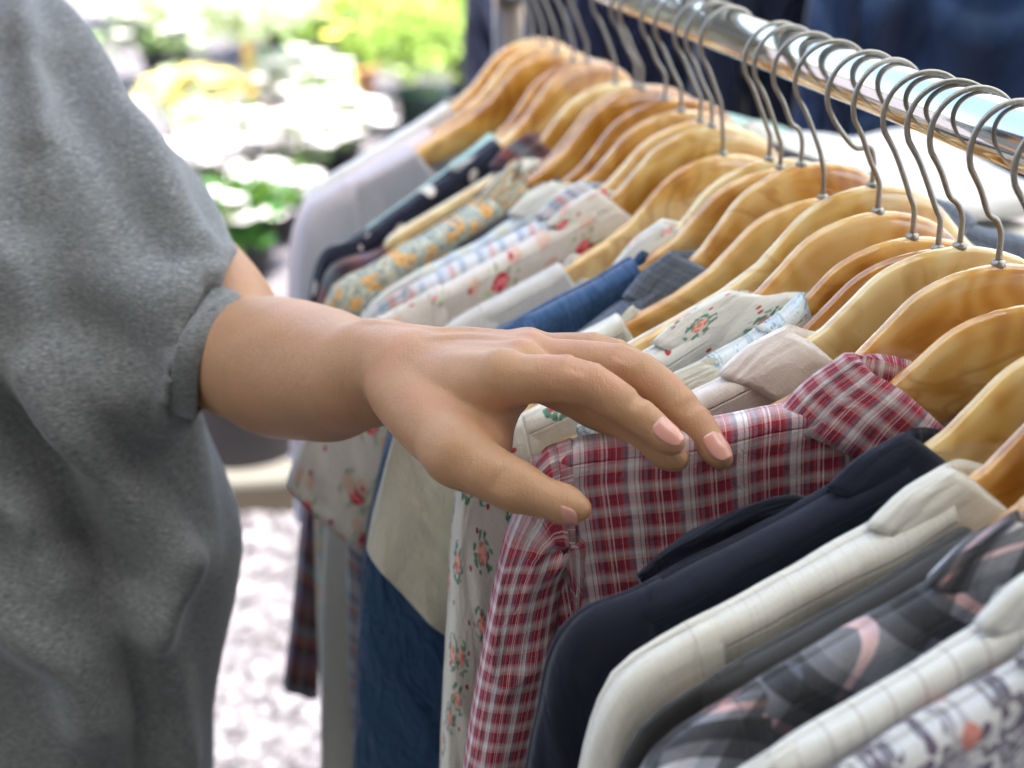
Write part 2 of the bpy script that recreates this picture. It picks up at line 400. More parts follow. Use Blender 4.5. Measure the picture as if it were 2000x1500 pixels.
# ------------------------------------------------------------------ SETTING: ground
def ground_mat():
    N = NT('pale gravel', .95, .2); tc = N.obj()
    a = N.voro(tc, 26, out='Color', dim='3D'); d = N.voro(tc, 26, dim='3D')
    g = N.n('SeparateColor'); N.put(g.inputs[0], a)
    col = N.ramp(g.outputs[0], [(0, (.06, .054, .058)), (.3, (.085, .078, .084)), (.6, (.12, .11, .12)), (1, (.17, .158, .17))])
    big = N.noise(tc, 2.2, 3)
    col = N.mix(N.math('MULTIPLY', big, .5), col, (.125, .115, .125))
    return N.done(col, N.bump(d, 1.0, -.02))
gv, gf = [], []
S = 120
mesh_obj('ground', [(-S, -S, GZ), (S, -S, GZ), (S, S, GZ), (-S, S, GZ)], [(0, 1, 2, 3)], ground_mat(), smooth=False)['kind'] = 'structure'
# loose pebbles on the visible part of the ground
PV, PF = [], []
ico = bmesh.new(); bmesh.ops.create_icosphere(ico, subdivisions=1, radius=1.0)
iv = np.array([v.co for v in ico.verts]); ifc = [tuple(v.index for v in f.verts) for f in ico.faces]; ico.free()
for _ in range(2600):
    y = random.uniform(1.6, 3.6); x = random.uniform(-.62, .05) * y / 2.2 - .12
    s = random.uniform(.008, .024)
    q = iv * np.array([s * random.uniform(.7, 1.3), s, s * .6]) * (1 + rng.normal(0, .07, (len(iv), 1)))
    a = random.uniform(0, 6.3); q = q @ np.array([[math.cos(a), math.sin(a), 0], [-math.sin(a), math.cos(a), 0], [0, 0, 1]])
    o = len(PV); PV += list(q + np.array([x, y, GZ + s * .35])); PF += [tuple(i + o for i in f) for f in ifc]
def peb():
    N = NT('pebble stone', .9, .25)
    g = N.n('NewGeometry').outputs['Random Per Island']
    return N.done(N.ramp(g, [(0, (.07, .064, .068)), (.35, (.105, .096, .102)), (.7, (.15, .14, .15)), (1, (.23, .215, .23))]), N.bump(N.noise(N.obj(), 120, 3), .4, .003))
tag(mesh_obj('gravel', PV, PF, peb()), 'loose pale gravel scattered over the ground behind the rack', 'gravel', kind='stuff')

# timber edging board and grey bin beyond the person
p = on_ground(300, 1022); q = on_ground(640, 1000)
dv = (q - p); L = np.linalg.norm(dv); ang = math.atan2(dv[1], dv[0])
M['board'] = simple('weathered timber', (.022, .016, .010), .85, c2=(.035, .026, .018), nsc=14, bumpsc=60)
M['slab'] = simple('pale stone slab', (.09, .085, .072), .9, c2=(.14, .13, .112), nsc=6, bumpsc=90)
th = thing('raised_bed_edge', (p + q) / 2, ang, 'raised pale stone ledge with a brown timber side behind the person', 'ledge')
v, f = box((0, .015, .04), (L + 1.2, .03, .08)); mesh_obj('side_board', v, f, M['board'], th, False)
v, f = box((0, .22, .085), (L + 1.24, .44, .02)); mesh_obj('top_slab', v, f, M['slab'], th, False)
# plastic bin on the ledge
pb = on_ground(455, 905, GZ + .1)
M['bin'] = simple('grey violet plastic', (.035, .03, .04), .6, c2=(.055, .05, .06), nsc=5)
th = thing('planter_tub', pb + np.array([0, .12, -.004]), 0, 'dark grey violet plastic tub standing on the stone ledge', 'tub')
v, f = lathe([(.0, 0), (.15, 0), (.17, .30), (.185, .30), (.185, .33), (.165, .33), (.15, .04), (0, .04)]); mesh_obj('tub_body', v, f, M['bin'], th)
v, f = lathe([(.16, .27), (.08, .285), (0, .29)]); mesh_obj('soil', v, f, simple('potting soil', (.06, .045, .03), .95, bumpsc=50, bs=1, bd=.01), th)

# ------------------------------------------------------------------ garden plants
def leaf_mat(name, a, b):
    N = NT(name, .45, .4)
    g = N.n('NewGeometry').outputs['Random Per Island']
    N.p.inputs['Subsurface Weight'].default_value = 0
    c = N.ramp(g, [(0, a), (1, b)])
    N.done(c)
    tr = N.n('BsdfTranslucent'); N.put(tr.inputs[0], N.mix(.5, c, (.35, .5, .05)))
    mx = N.n('MixShader'); mx.inputs[0].default_value = .35
    N.t.links.new(N.p.outputs[0], mx.inputs[1]); N.t.links.new(tr.outputs[0], mx.inputs[2])
    N.t.links.new(mx.outputs[0], N.t.nodes['Material Output'].inputs[0])
    return N.m
M['leaf_lime'] = leaf_mat('lime leaves', (.16, .28, .04), (.42, .55, .14))
M['leaf_deep'] = leaf_mat('deep green leaves', (.012, .075, .012), (.05, .19, .03))
M['leaf_mid'] = leaf_mat('mid green leaves', (.13, .22, .09), (.34, .46, .22))
M['leaf_pale'] = leaf_mat('silvery leaves', (.36, .46, .30), (.66, .72, .56))
M['petal'] = simple('white petals', (.62, .62, .60), .6, c2=(.66, .60, .62))
M['petal_y'] = simple('yellow petals', (.85, .62, .12), .6, c2=(.85, .70, .25))
M['pot_green'] = simple('dark green plastic pot', (.012, .035, .028), .45)
M['pot_black'] = simple('black plastic pot', (.02, .02, .022), .5)
M['pot_terra'] = simple('terracotta pot', (.42, .18, .09), .85, c2=(.52, .26, .15))
M['bark'] = simple('ochre bark', (.42, .24, .05), .8, c2=(.60, .40, .10), nsc=20)
M['yellow_card'] = simple('yellow card', (.86, .68, .22), .7, c2=(.88, .72, .30), nsc=3)
def foliage(n, rx, rz, cz, ls, seed, clumps=9):
    rg = np.random.default_rng(seed); V, F = [], []
    cc = rg.normal(0, 1, (clumps, 3)); cc /= np.linalg.norm(cc, axis=1)[:, None]; cc *= np.array([rx, rx, rz]) * rg.uniform(.35, .75, (clumps, 1)); cc[:, 2] += cz
    for i in range(n):
        c = cc[rg.integers(clumps)] + rg.normal(0, 1, 3) * np.array([rx, rx, rz]) * .24
        d = rg.normal(0, 1, 3); d[2] = abs(d[2]) * .7 + .1; d /= np.linalg.norm(d)
        sd_ = np.cross(d, rg.normal(0, 1, 3)); sd_ /= np.linalg.norm(sd_); nn = np.cross(d, sd_)
        l = ls * rg.uniform(.6, 1.3); wd = l * .28; o = len(V)
        V += [c, c + d * l * .45 + sd_ * wd + nn * l * .06, c + d * l * .98 - nn * l * .08, c + d * l * .45 - sd_ * wd + nn * l * .06]
        F.append((o, o + 1, o + 2, o + 3))
    return V, F
def plant(loc, label, rx, rz, h, leaf, pot, potr=.13, poth=.2, ls=.06, n=700, flowers=None, nf=60, fs=.035, stem=.0, seed=1, stem_mat=None, name='potted_plant', group='potted plants in the sunlit garden', stem_r=.012):
    t = thing(name, loc, random.uniform(0, 6), label, 'plant', group)
    v, f = lathe([(0, 0), (potr * .75, 0), (potr, poth), (potr * 1.1, poth), (potr * 1.1, poth * 1.12), (potr * .95, poth * 1.12), (potr * .9, poth * .9), (0, poth * .88)])
    mesh_obj('pot', v, f, M[pot], t)
    v, f = foliage(n, rx, rz, h, ls, seed); mesh_obj('foliage', v, f, M[leaf], t, False)
    parts = []
    for k in range(1 if stem else 5):
        a = k * 1.3; sp = 0 if stem else rx * .5
        parts.append(tube(catmull([(0, 0, poth * .8), (sp * .4 * math.cos(a), sp * .4 * math.sin(a), h * .5), (sp * math.cos(a), sp * math.sin(a), h)], 8), stem or .006, 8))
    v, f = join(parts); mesh_obj('stem', v, f, stem_mat or M['leaf_mid'], t)
    if flowers:
        rg = np.random.default_rng(seed + 50); V, F = [], []
        for i in range(nf):
            c = rg.normal(0, 1, 3); c /= np.linalg.norm(c); c[2] = abs(c[2]); c = c * np.array([rx, rx, rz]) * rg.uniform(.75, 1.15) + np.array([0, 0, h])
            for k in range(5):
                a = k * 1.257 + i; b = .35; o = len(V)
                e = np.array([math.cos(a), math.sin(a), .25]); g2 = np.array([-math.sin(a), math.cos(a), 0])
                s_ = fs * rg.uniform(.8, 1.2)
                V += [c, c + e * s_ * .6 + g2 * s_ * .38, c + e * s_, c + e * s_ * .6 - g2 * s_ * .38]; F.append((o, o + 1, o + 2, o + 3))
        mesh_obj('blossom', V, F, M[flowers], t, False)
    return t
def gp(x, y): return on_ground(x, y)
plant(gp(825, 262), 'lime green bush in a dark green pot just left of the far hangers', .34, .20, .46, 'leaf_lime', 'pot_green', .13, .2, .06, 1500, seed=2)
plant(gp(930, 190), 'tall feathery lime bush behind the far end of the rack', .42, .3, .5, 'leaf_lime', 'pot_black', .16, .2, .07, 1700, seed=3)
plant(gp(690, 205), 'pale yellow-green bush left of the lime bush', .32, .22, .42, 'leaf_lime', 'pot_terra', .14, .2, .07, 1000, flowers='petal_y', nf=40, fs=.06, seed=4)
plant(gp(497, 285), 'slender sapling with an ochre trunk and pale crown', .30, .17, .66, 'leaf_pale', 'pot_terra', .13, .16, .07, 700, stem=.028, stem_mat=M['bark'], flowers='petal', nf=40, fs=.05, seed=5, name='potted_sapling')
plant(gp(478, 400), 'deep green plant with white flowers in the middle of the flower bed', .19, .13, .25, 'leaf_deep', 'pot_black', .10, .13, .09, 420, flowers='petal', nf=60, fs=.055, seed=6)
plant(gp(585, 385), 'white flowering plant right of the deep green plant', .20, .10, .24, 'leaf_mid', 'pot_black', .10, .13, .06, 240, flowers='petal', nf=55, fs=.065, seed=7)
plant(gp(665, 345), 'white flowering plant beside the grey lavender top', .22, .12, .24, 'leaf_mid', 'pot_black', .10, .13, .06, 300, flowers='petal', nf=50, fs=.065, seed=8)
plant(gp(485, 540), 'broad-leaved deep green plant next to the bare elbow', .15, .12, .22, 'leaf_deep', 'pot_black', .10, .13, .10, 420, flowers='petal', nf=30, fs=.05, seed=9)
plant(gp(395, 430), 'white flowering plant at the edge of the grey sleeve', .18, .10, .22, 'leaf_mid', 'pot_black', .10, .13, .06, 200, flowers='petal', nf=55, fs=.06, seed=10)
plant(gp(395, 300), 'pale plant with yellow flowers above the white ones', .22, .14, .26, 'leaf_pale', 'pot_black', .10, .13, .07, 350, flowers='petal_y', nf=50, fs=.06, seed=11)
plant(gp(580, 275), 'pale plant with white flowers right of the sapling', .26, .14, .30, 'leaf_pale', 'pot_black', .11, .14, .06, 500, flowers='petal', nf=45, fs=.06, seed=12)
plant(gp(330, 175), 'leafy green plant near the top left of the garden', .34, .2, .36, 'leaf_mid', 'pot_black', .14, .2, .07, 800, flowers='petal', nf=60, fs=.07, seed=13)
plant(gp(560, 120), 'light green bush at the back of the garden', .45, .25, .45, 'leaf_lime', 'pot_black', .18, .22, .08, 900, flowers='petal', nf=70, fs=.10, seed=14)
plant(gp(800, 105), 'yellow-green bush at the back, behind the lime ones', .5, .3, .5, 'leaf_lime', 'pot_black', .18, .22, .08, 1300, flowers='petal_y', nf=50, fs=.08, seed=15)
plant(gp(545, 470), 'low white flowering plant in front of the flower bed', .16, .08, .2, 'leaf_mid', 'pot_black', .09, .12, .05, 160, flowers='petal', nf=50, fs=.055, seed=16)
plant(gp(300, 60), 'dark leafy shrub at the far top left', .6, .3, .5, 'leaf_deep', 'pot_black', .18, .22, .1, 700, flowers='petal', nf=60, fs=.10, seed=17)
def card(px, py, wd, hg, label):
    loc = gp(px, py)
    t = thing('garden_sign', loc, rad(8), label, 'sign', 'yellow cards among the plants')
    v, f = box((0, 0, .08 + hg / 2), (wd, .006, hg)); mesh_obj('card', v, f, M['yellow_card'], t, False)
    v, f = box((0, .0085, (.08 + hg) / 2), (.02, .01, .08 + hg)); mesh_obj('stake', v, f, M['board'], t, False)
card(400, 330, .22, .22, 'blank pale yellow card on a stake beside the grey sleeve')
card(645, 232, .28, .19, 'blank pale yellow card on a stake beside the lime bushes')

# ------------------------------------------------------------------ unseen canopies, added to shade the racks and soften the top light
def canopy_mat():
    N = NT('white canvas', .9, .1); N.done(N.mix(N.noise(N.obj(), 20, 3), (.80, .79, .76), (.84, .83, .80)), N.bump(N.noise(N.obj(), 3, 3), .3, .05))
    tr = N.n('BsdfTranslucent'); tr.inputs[0].default_value = (.84, .86, .84, 1)
    mx = N.n('MixShader'); mx.inputs[0].default_value = .60
    N.t.links.new(N.p.outputs[0], mx.inputs[1]); N.t.links.new(tr.outputs[0], mx.inputs[2])
    N.t.links.new(mx.outputs[0], N.t.nodes['Material Output'].inputs[0]); return N.m
M['canvas'] = canopy_mat()
M['pole'] = simple('white painted steel', (.7, .7, .7), .4)
def added_canopy(x0, x1, y0, y1, z, label, poles):
    t = thing('added_canopy', ((x0 + x1) / 2, (y0 + y1) / 2, GZ), 0, label, 'added_canopy', 'added canvas covers for shade')
    cx, cy = (x0 + x1) / 2, (y0 + y1) / 2; n = 14; V = []
    for i in range(n):
        for j in range(n):
            x = x0 + (x1 - x0) * i / (n - 1); y = y0 + (y1 - y0) * j / (n - 1)
            h = min(1 - abs(x - cx) / (x1 - x0) * 2, 1 - abs(y - cy) / (y1 - y0) * 2)
            V.append((x - cx, y - cy, z - GZ + .45 * h))
    solid(mesh_obj('shade_canvas', V, grid_faces(n, n), M['canvas'], t), .002)
    for (px_, py_) in poles:
        v, f = tube([(px_ - cx, py_ - cy, 0), (px_ - cx, py_ - cy, z - GZ)], .025, 12); mesh_obj('pole', v, f, M['pole'], t)
added_canopy(-1.9, 3.2, .22, 1.05, 1.0, 'added white canvas cover, out of view, shading the clothes rack', [(-1.88, 1.03), (3.18, 1.03)])
added_canopy(.34, 4.6, 1.08, 4.6, 1.0, 'added white canvas cover, out of view, shading the second rack', [(4.58, 1.2), (4.58, 4.58), (2.9, 4.58)])

th = thing('added_wall', (.6, -1.75, GZ), 0, 'added cream wall and overhead cover behind the camera, limiting front light', 'wall')  # unseen wall added behind the camera to hold back frontal light
M['wall_paint'] = simple('cream painted boards', (.62, .58, .50), .8, c2=(.68, .64, .56), nsc=6, bumpsc=20)  # pale colour so the added walls return some fill light
v, f = box((0, 0, 1.4), (5.2, .12, 2.8)); mesh_obj('board_wall', v, f, M['wall_paint'], th, False)
v, f = box((0, .07, .08), (5.2, .03, .16)); mesh_obj('skirting', v, f, M['board'], th, False)
v, f = box((0, .96, 2.66), (5.2, 1.98, .06)); mesh_obj('added_roof', v, f, M['wall_paint'], th, False)  # unseen cover added so top light falls only beyond the camera
th = thing('added_wall', (-2.05, -.58, GZ), 0, 'added cream side wall out of view on the left, blocking side light', 'wall')  # unseen wall added to block light from the left
v, f = box((0, 0, 1.3), (.12, 2.2, 2.6)); mesh_obj('board_wall', v, f, M['wall_paint'], th, False)
v, f = box((.07, 0, .08), (.03, 2.2, .16)); mesh_obj('skirting', v, f, M['board'], th, False)
# ------------------------------------------------------------------ the clothes rack
S0, S1 = -.75, .90
M['dark_post'] = simple('chrome with painted dark reflection', (.06, .04, .03), .3, spec=.6, c2=(.10, .07, .05))  # chrome posts: their dark brown reflection is put into the base colour
th = thing('clothes_rack', rack_pt((S0 + S1) / 2, GZ - R0[2]), math.pi / 2 + YAW, 'chrome clothes rack with a thick shiny rail full of hangers', 'clothes rack')
hl = (S1 - S0) / 2; RH = R0[2] - GZ
v, f = tube([(-hl - .03, 0, RH), (hl + .03, 0, RH)], RAILR, 64); rail = mesh_obj('rail', v, f, M['chrome'], th)
for sx in (-1, 1):
    v, f = tube([(sx * (hl + .0), 0, .03), (sx * hl, 0, RH - .017)], .016, 24); po = mesh_obj('post', v, f, M['dark_post'], th)
    v, f = tube([(sx * hl, 0, RH - .045), (sx * hl, 0, RH - .012)], .020, 24); mesh_obj('joint_sleeve', v, f, M['chrome'], po)
    v, f = tube([(sx * hl, -.25, .02), (sx * hl, .25, .02)], .016, 16); mesh_obj('foot', v, f, M['chrome'], th)
v, f = lathe([(0, 0), (.019, 0), (.021, .006), (.021, .026), (.019, .03), (0, .03)], 24)

# ------------------------------------------------------------------ hangers
def hanger_mesh():
    HW = .215; n = 97; m = 20; V = []
    xs = np.linspace(-1, 1, n); xs = np.sign(xs) * np.abs(xs) ** .9 * HW
    hz_x = [0, .03, .045, .056, .07, .09, .12, .17, .215]
    hz_z = [.044, .046, .049, .048, .039, .031, .0255, .022, .017]
    for x in xs:
        top = prof(x); h = np.interp(abs(x), hz_x, hz_z); e = max(0, (abs(x) - .200) / .015)
        sc = math.sqrt(max(0.02, 1 - e * e)); th_ = np.interp(abs(x), [0, .06, .12, .215], [.0060, .0060, .0062, .0066])
        cz = top - h / 2
        for k in range(m):
            a = 2 * math.pi * k / m; c, s = math.cos(a), math.sin(a)
            yy = np.sign(c) * abs(c) ** .8 * th_ * sc; zz = np.sign(s) * abs(s) ** .45 * h / 2 * sc
            V.append((x, yy, cz + zz))
    F = [(i * m + k, (i + 1) * m + k, (i + 1) * m + (k + 1) % m, i * m + (k + 1) % m) for i in range(n - 1) for k in range(m)]
    F.append(tuple(range(m))); F.append(tuple((n - 1) * m + k for k in range(m))[::-1])
    me = bpy.data.meshes.new('hanger_body'); me.from_pydata([tuple(map(float, q)) for q in V], [], F)
    me.polygons.foreach_set('use_smooth', [True] * len(me.polygons)); me.update(); return me
HANGER_ME = hanger_mesh()
HANGER_BY = {}
for k in ('marble', 'marble_dark', 'marble_pale'):
    c_ = HANGER_ME.copy(); c_.materials.append(M[k]); HANGER_BY[k] = c_
def make_hook(t, drop, lat=0.0):
    """wire hook: neck at z=0, ring resting on the rail whose centre is at z = drop"""
    rw = .00155; R = .0225
    cz = drop + RAILR + rw - R; cx = -lat; pts = []
    for a in np.linspace(rad(-8), rad(205), 40):
        pts.append((cx + R * math.cos(a), 0, cz + R * math.sin(a)))
    lx, lz = pts[-1][0], pts[-1][2]
    pts += [(lx + .006, 0, lz - .0095), (lx * .42, 0, lz - .022), (-.0035, 0, max(.022, lz - .034)), (-.0006, 0, .016), (0, 0, .009), (0, 0, -.012)]
    pts = catmull(pts, 110)
    pts[:, 1] += 0.0012 * np.sin(np.linspace(0, 3, 110))
    v, f = tube(pts, rw, 10); hk = mesh_obj('hook', v, f, M['wire'], t); hk.rotation_euler = (0, 0, random.uniform(-.16, .16))
    v, f = lathe([(.0017, .0022), (.0032, .0015), (.0038, 0), (.0034, -.003), (0, -.003)], 12); mesh_obj('hook_collar', v, f, M['wire'], t)
NH = [0]
def make_hanger(s, dz, ya, mat, label, lat=0.0, tilt=0.0):
    loc = rack_pt(s, dz) + QX * lat
    t = thing('clothes_hanger', loc, YAW + ya, label, 'hanger', 'marbled hangers on the rail')
    b = bpy.data.objects.new('hanger_body', HANGER_BY[mat]); COL.objects.link(b); b.parent = t; b.rotation_euler = (0, tilt, 0)
    make_hook(t, -dz, lat)
    return t

# ------------------------------------------------------------------ garments
def wob(x, z, seed, fx=30., fz=9., n=5):
    rg = np.random.default_rng(seed); o = np.zeros(np.broadcast(x, z).shape)
    for k in range(n):
        o = o + rg.uniform(.4, 1) * np.sin(x * fx * rg.uniform(.5, 1.6) * rg.choice([-1, 1]) + z * fz * rg.uniform(.4, 1.6) + rg.uniform(0, 6.3))
    return o / n
def body_part(t, W, mat, T, length, xn, fd, bd, seed, lift, A, flare=.0, topw=None, sag=0.0, sagw=.06):
    Wb = topw or (W - .022)
    xs = np.concatenate([np.linspace(-Wb, -xn, 26), np.linspace(-xn, xn, 21)[1:-1], np.linspace(xn, Wb, 26)])
    ds = np.concatenate([[0, .0012, .003, .006, .010, .015, .021, .028], np.linspace(.036, length, int(length / .011))])
    X, D = np.meshgrid(xs, ds, indexing='ij'); ax = np.abs(X); inn = ax < xn - 1e-6
    V, UVs, F = [], [], []
    for side in (-1, 1):
        off = side > 0 and X.size or 0
        k = np.clip(1 - (ax / xn) ** 2, 0, 1)
        zt = np.where(inn, float(prof(xn)) + lift - (fd if side < 0 else bd) * k ** .6, prof(X) + lift - sag * np.clip((ax - xn) / sagw, 0, 1))
        edge = np.sqrt(np.maximum(0, 1 - (ax / Wb) ** 12)) * .85 + .15
        roll = np.where(inn, 1, np.sqrt(1 - (1 - np.minimum(1, D / .008)) ** 2))
        y = side * (T * roll * edge + np.minimum(D, .35) * .012)
        g = np.minimum(1, D / .12)
        wv = A * g * wob(X, D, seed + (side > 0) * 5, 34, 6) + A * .5 * g * wob(X, D, seed + 9, 70, 30)
        XX = X * (1 + flare * D - .10 * np.clip((D - .02) / .15, 0, 1))
        rz_ = .0016 * wob(X, 0 * X, seed + 21, 45, 1) + .0009 * wob(X, 0 * X, seed + 22, 150, 1)
        y = y * (1 + .30 * wob(X, D, seed + 23, 48, 12)) + .0012 * wob(X, 0 * X, seed + 24, 60, 1)
        cre = 1 - np.abs(np.sin(X * 40 + D * 26 + wob(X, D, seed + 25, 22, 18) * 2.2)); y = y + side * .6 * A * cre ** 3 * np.minimum(1, D / .05)
        V.append(np.stack([XX, y + wv, zt - D + rz_], -1).reshape(-1, 3)); UVs.append(np.stack([X, D + 0 * X], -1).reshape(-1, 2))
        F += grid_faces(len(xs), len(ds), off=off, flip=side > 0)
    o = mesh_obj('garment_body', np.concatenate(V), F, mat, t, uv=np.concatenate(UVs))
    return solid(o, .0007)
def sleeve_part(t, O, I, mat, b0, b1, seed, A, mirror=False, n=46, m=36, hem=None, name='sleeve'):
    O = catmull(O, n); I = catmull(I, n)
    Ld = np.r_[0, np.cumsum(np.linalg.norm(np.diff((O + I) / 2, axis=0), axis=1))][:, None]
    sg = -1 if mirror else 1
    tt = (np.arange(n) / (n - 1))[:, None]; C = (O + I) / 2; H = (O - I) / 2; hl_ = np.linalg.norm(H, axis=1)[:, None]
    b = b0 + (b1 - b0) * np.minimum(1, tt * 1.6)
    a = (2 * math.pi * np.arange(m + 1) / m)[None]; c, s_ = np.cos(a), np.sin(a)
    g = np.minimum(1, tt * 3 + .25)
    wv = A * 1.3 * g * (wob(c * hl_ * 2, Ld, seed, 55, 16) + .6 * wob(c * hl_, Ld, seed + 3, 30, 70))
    cc = np.sign(c) * np.abs(c) ** .9 * (1 + .02 * wob(a, Ld, seed + 1, 1, 40))
    cre = (1 - np.abs(np.sin(c * 2.2 + Ld * 34 + wob(c * .1, Ld, seed + 6, 20, 25) * 2.4))) ** 3
    y = (np.sign(s_) * np.abs(s_) ** .7) * (b * (1 + .22 * wob(c * .07, Ld, seed + 8, 40, 38)) + 1.3 * A * cre * g + np.where(np.abs(s_) > .05, wv, 0)) + wv * .5 * (1 - np.abs(c))
    V = np.stack([sg * (C[:, :1] + H[:, :1] * cc), y, C[:, 1:] + H[:, 1:] * cc], -1).reshape(-1, 3)
    U = np.stack([a / math.pi * .13 + .011 * seed + 0 * Ld, Ld + 0 * a], -1).reshape(-1, 2)
    o = mesh_obj(name, V, grid_faces(n, m + 1, flip=mirror), mat, t, uv=U)
    return solid(o, .0009)
def collar_part(t, xn, lift, mat, seed, by=.011, kind='shirt', hs=.012, name='collar', leaf=.036, top=.97, drop_f=.075, lh=.042):
    n = 84; prof_n = 15; V, UVs = [], []
    ths = np.linspace(-math.pi / 2 + .10, 3 * math.pi / 2 - .10, n) if kind == 'shirt' else np.linspace(-math.pi / 2, 3 * math.pi / 2, n + 1)
    for i, th_ in enumerate(ths):
        c, s = math.cos(th_), math.sin(th_); front = max(0, -s); back = max(0, s); sidew = abs(c)
        ex = np.sign(c) * abs(c) ** .75
        zb = float(prof(xn)) + lift
        rip = .0012 * math.sin(th_ * 7 + seed)
        if kind == 'shirt':
            xt = xn * top; ae = abs(ex); dip = (drop_f if s < 0 else .03) * (1 - ae) ** 1.1
            zf = float(prof(xt)) + hs - dip
            zl = (float(prof(xt + leaf)) + lift + .003) * ae ** 2 + (zf - lh) * (1 - ae ** 2)
            up = np.array((xt * ex, by * .95 * s, zf)); lf = np.array(((xt + leaf) * ex, (by + .0055) * s, zl)); B = np.array(((xt + .003) * ex, by * .8 * s, min(zf - .028, zl + .004)))
            outd = np.array([ex * .0022, .0022 * s, .0010])
            mid = up * .5 + lf * .5 + np.array([ex * .003, .003 * s, .0025])
            P = [B, B * .5 + up * .5, up * .93 + B * .07, up + np.array([0, 0, .0008]), up + outd, up * .85 + lf * .15 + outd * 1.2, mid, up * .2 + lf * .8 + outd * .8, lf]
        elif kind == 'crew':
            B = np.array((xn * 1.03 * ex, (by + .001) * s, zb - .045 * front - .012 * back - .012))
            Tp = np.array((xn * .93 * ex, (by - .001) * s, zb - .040 * front - .010 * back + .004))
            o_ = np.array([ex * .0016, .0016 * s, .0])
            P = [B - o_ * .5, (B + Tp) / 2 - o_, Tp - o_, Tp + np.array([0, 0, .0012]), Tp + o_, (B + Tp) / 2 + o_ * 1.5, B + o_ * 1.4]
        else:   # ruffle
            B = np.array((xn * ex, by * s, zb - .04 * front - .02 * back - .004)); fr = .005 * math.sin(th_ * 22 + seed) + .003 * math.sin(th_ * 37)
            Tp = np.array((xn * .86 * ex + fr * .6, (by + .004 + fr) * s + fr * .4, zb - .03 * front - .01 * back + .020 + fr * .8))
            P = [B, (B * .6 + Tp * .4) + np.array([ex * .003, .003 * s, 0]), Tp, Tp + np.array([ex * .004 + fr, .004 * s, -.002]), B + np.array([ex * .018, (.008 + fr) * s, -.006])]
        P = catmull(P, prof_n); acc = 0
        for j in range(prof_n):
            if j: acc += np.linalg.norm(P[j] - P[j - 1])
            q = P[j] + np.array([0, rip * (s if abs(s) > .2 else .2), rip * .6])
            V.append(q); UVs.append((th_ * xn * 1.1 + .2 + seed * .013, acc))
    o = mesh_obj(name, V, grid_faces(len(ths), prof_n), mat, t, uv=UVs)
    return solid(o, .0014)
GROUP = 'garments hanging on the chrome rack'
def garment(loc, ya, W, mat, label, cat='shirt', T=.009, sleeves='long', collar='shirt', cmat=None, smat=None, length=.62, xn=.092, seed=1, lift=.005, sag=0.0, sagw=.06, x0off=.030, topw=None, A=.0035,
            fd=.06, bd=.035, OL=None, IL=None, b=(.009, .013), slen=.5, name='shirt', hs=.012, lh=.042, group=GROUP, flare=0., by=None, ctop=.97, sA=None, noR=False, px_tip=None, drop_f=.075, leaf=.036):
    t = thing(name, loc, YAW + ya, label, cat, group)
    m_ = M[mat]
    body_part(t, W, m_, T, length, xn, fd, bd, seed, lift, A, flare, topw, sag, sagw)
    if collar: collar_part(t, xn, lift, M[cmat or mat], seed, by or (T + .002), collar, hs, 'collar', top=ctop, drop_f=drop_f, leaf=leaf, lh=lh)
    if sleeves:
        x0 = W - x0off; sl_ = lift; lift = lift - sag; z0 = float(prof(x0)) + lift + .0012; zt = float(prof(W)) + lift
        if sleeves == 'long':
            O = [(-x0 + .012, float(prof(x0 - .012)) + lift + .0010), (-x0, z0), (-W + .006, zt + .002), (-W - .006, zt - .014), (-W - .014, zt - .045), (-W - .020, zt - .11), (-W - .026, zt - .25), (-W - .030, zt - slen)]
            I = [(-x0 + .018, z0 - .135), (-x0 + .014, z0 - .145), (-x0 + .012, z0 - .155), (-x0 + .014, z0 - .175), (-x0 + .02, z0 - .21), (-x0 + .024, z0 - .28), (-x0 + .022, z0 - slen)]
        else:
            O = [(-x0 + .012, float(prof(x0 - .012)) + lift + .0010), (-x0, z0), (-W + .006, zt + .002), (-W - .010, zt - .012), (-W - .026, zt - .04), (-W - .04, zt - .085)]
            I = [(-x0 + .018, z0 - .11), (-x0 + .014, z0 - .12), (-x0 + .010, z0 - .128), (-x0 + .004, z0 - .135), (-x0 - .0, z0 - .14), (-x0 - .002, z0 - .15)]
        OR, IR = O, I
        if OL: O = O[:2] + [in_plane(loc, ya, q) for q in OL]
        if IL: I = I[:1] + [in_plane(loc, ya, q) for q in IL]
        sleeve_part(t, O, I, M[smat or mat], b[0], b[1], seed, A * .7 if sA is None else sA)
        if not noR: sleeve_part(t, OR, IR, M[smat or mat], b[0], b[1], seed + 2, A * .7 if sA is None else sA, True)
    return t

# ---- table of what hangs on the rail, near to far:  (neck px or s, dz), tip px, hanger finish, garment
def slot(nk, tip=None, W=None, ya=None):
    s, dz = neck_from(nk) if nk[0] > 5 else nk
    loc = rack_pt(s, dz)
    if ya is None:
        y_, w_ = solve_tip(loc, tip); ya = y_; W = W or w_
    return s, dz, loc, ya, W
def hang(nk, tip, hm, hl_, W=None, ya=None, lat=0.0, tilt=0.0, **kw):
    tilt = rad(tilt)
    s, dz, loc, ya, W = slot(nk, tip, W, ya)
    make_hanger(s, dz, ya, hm, hl_, lat, tilt)
    if kw:
        g = garment(loc, ya, W, **kw); g.rotation_euler = (0, tilt, YAW + ya)

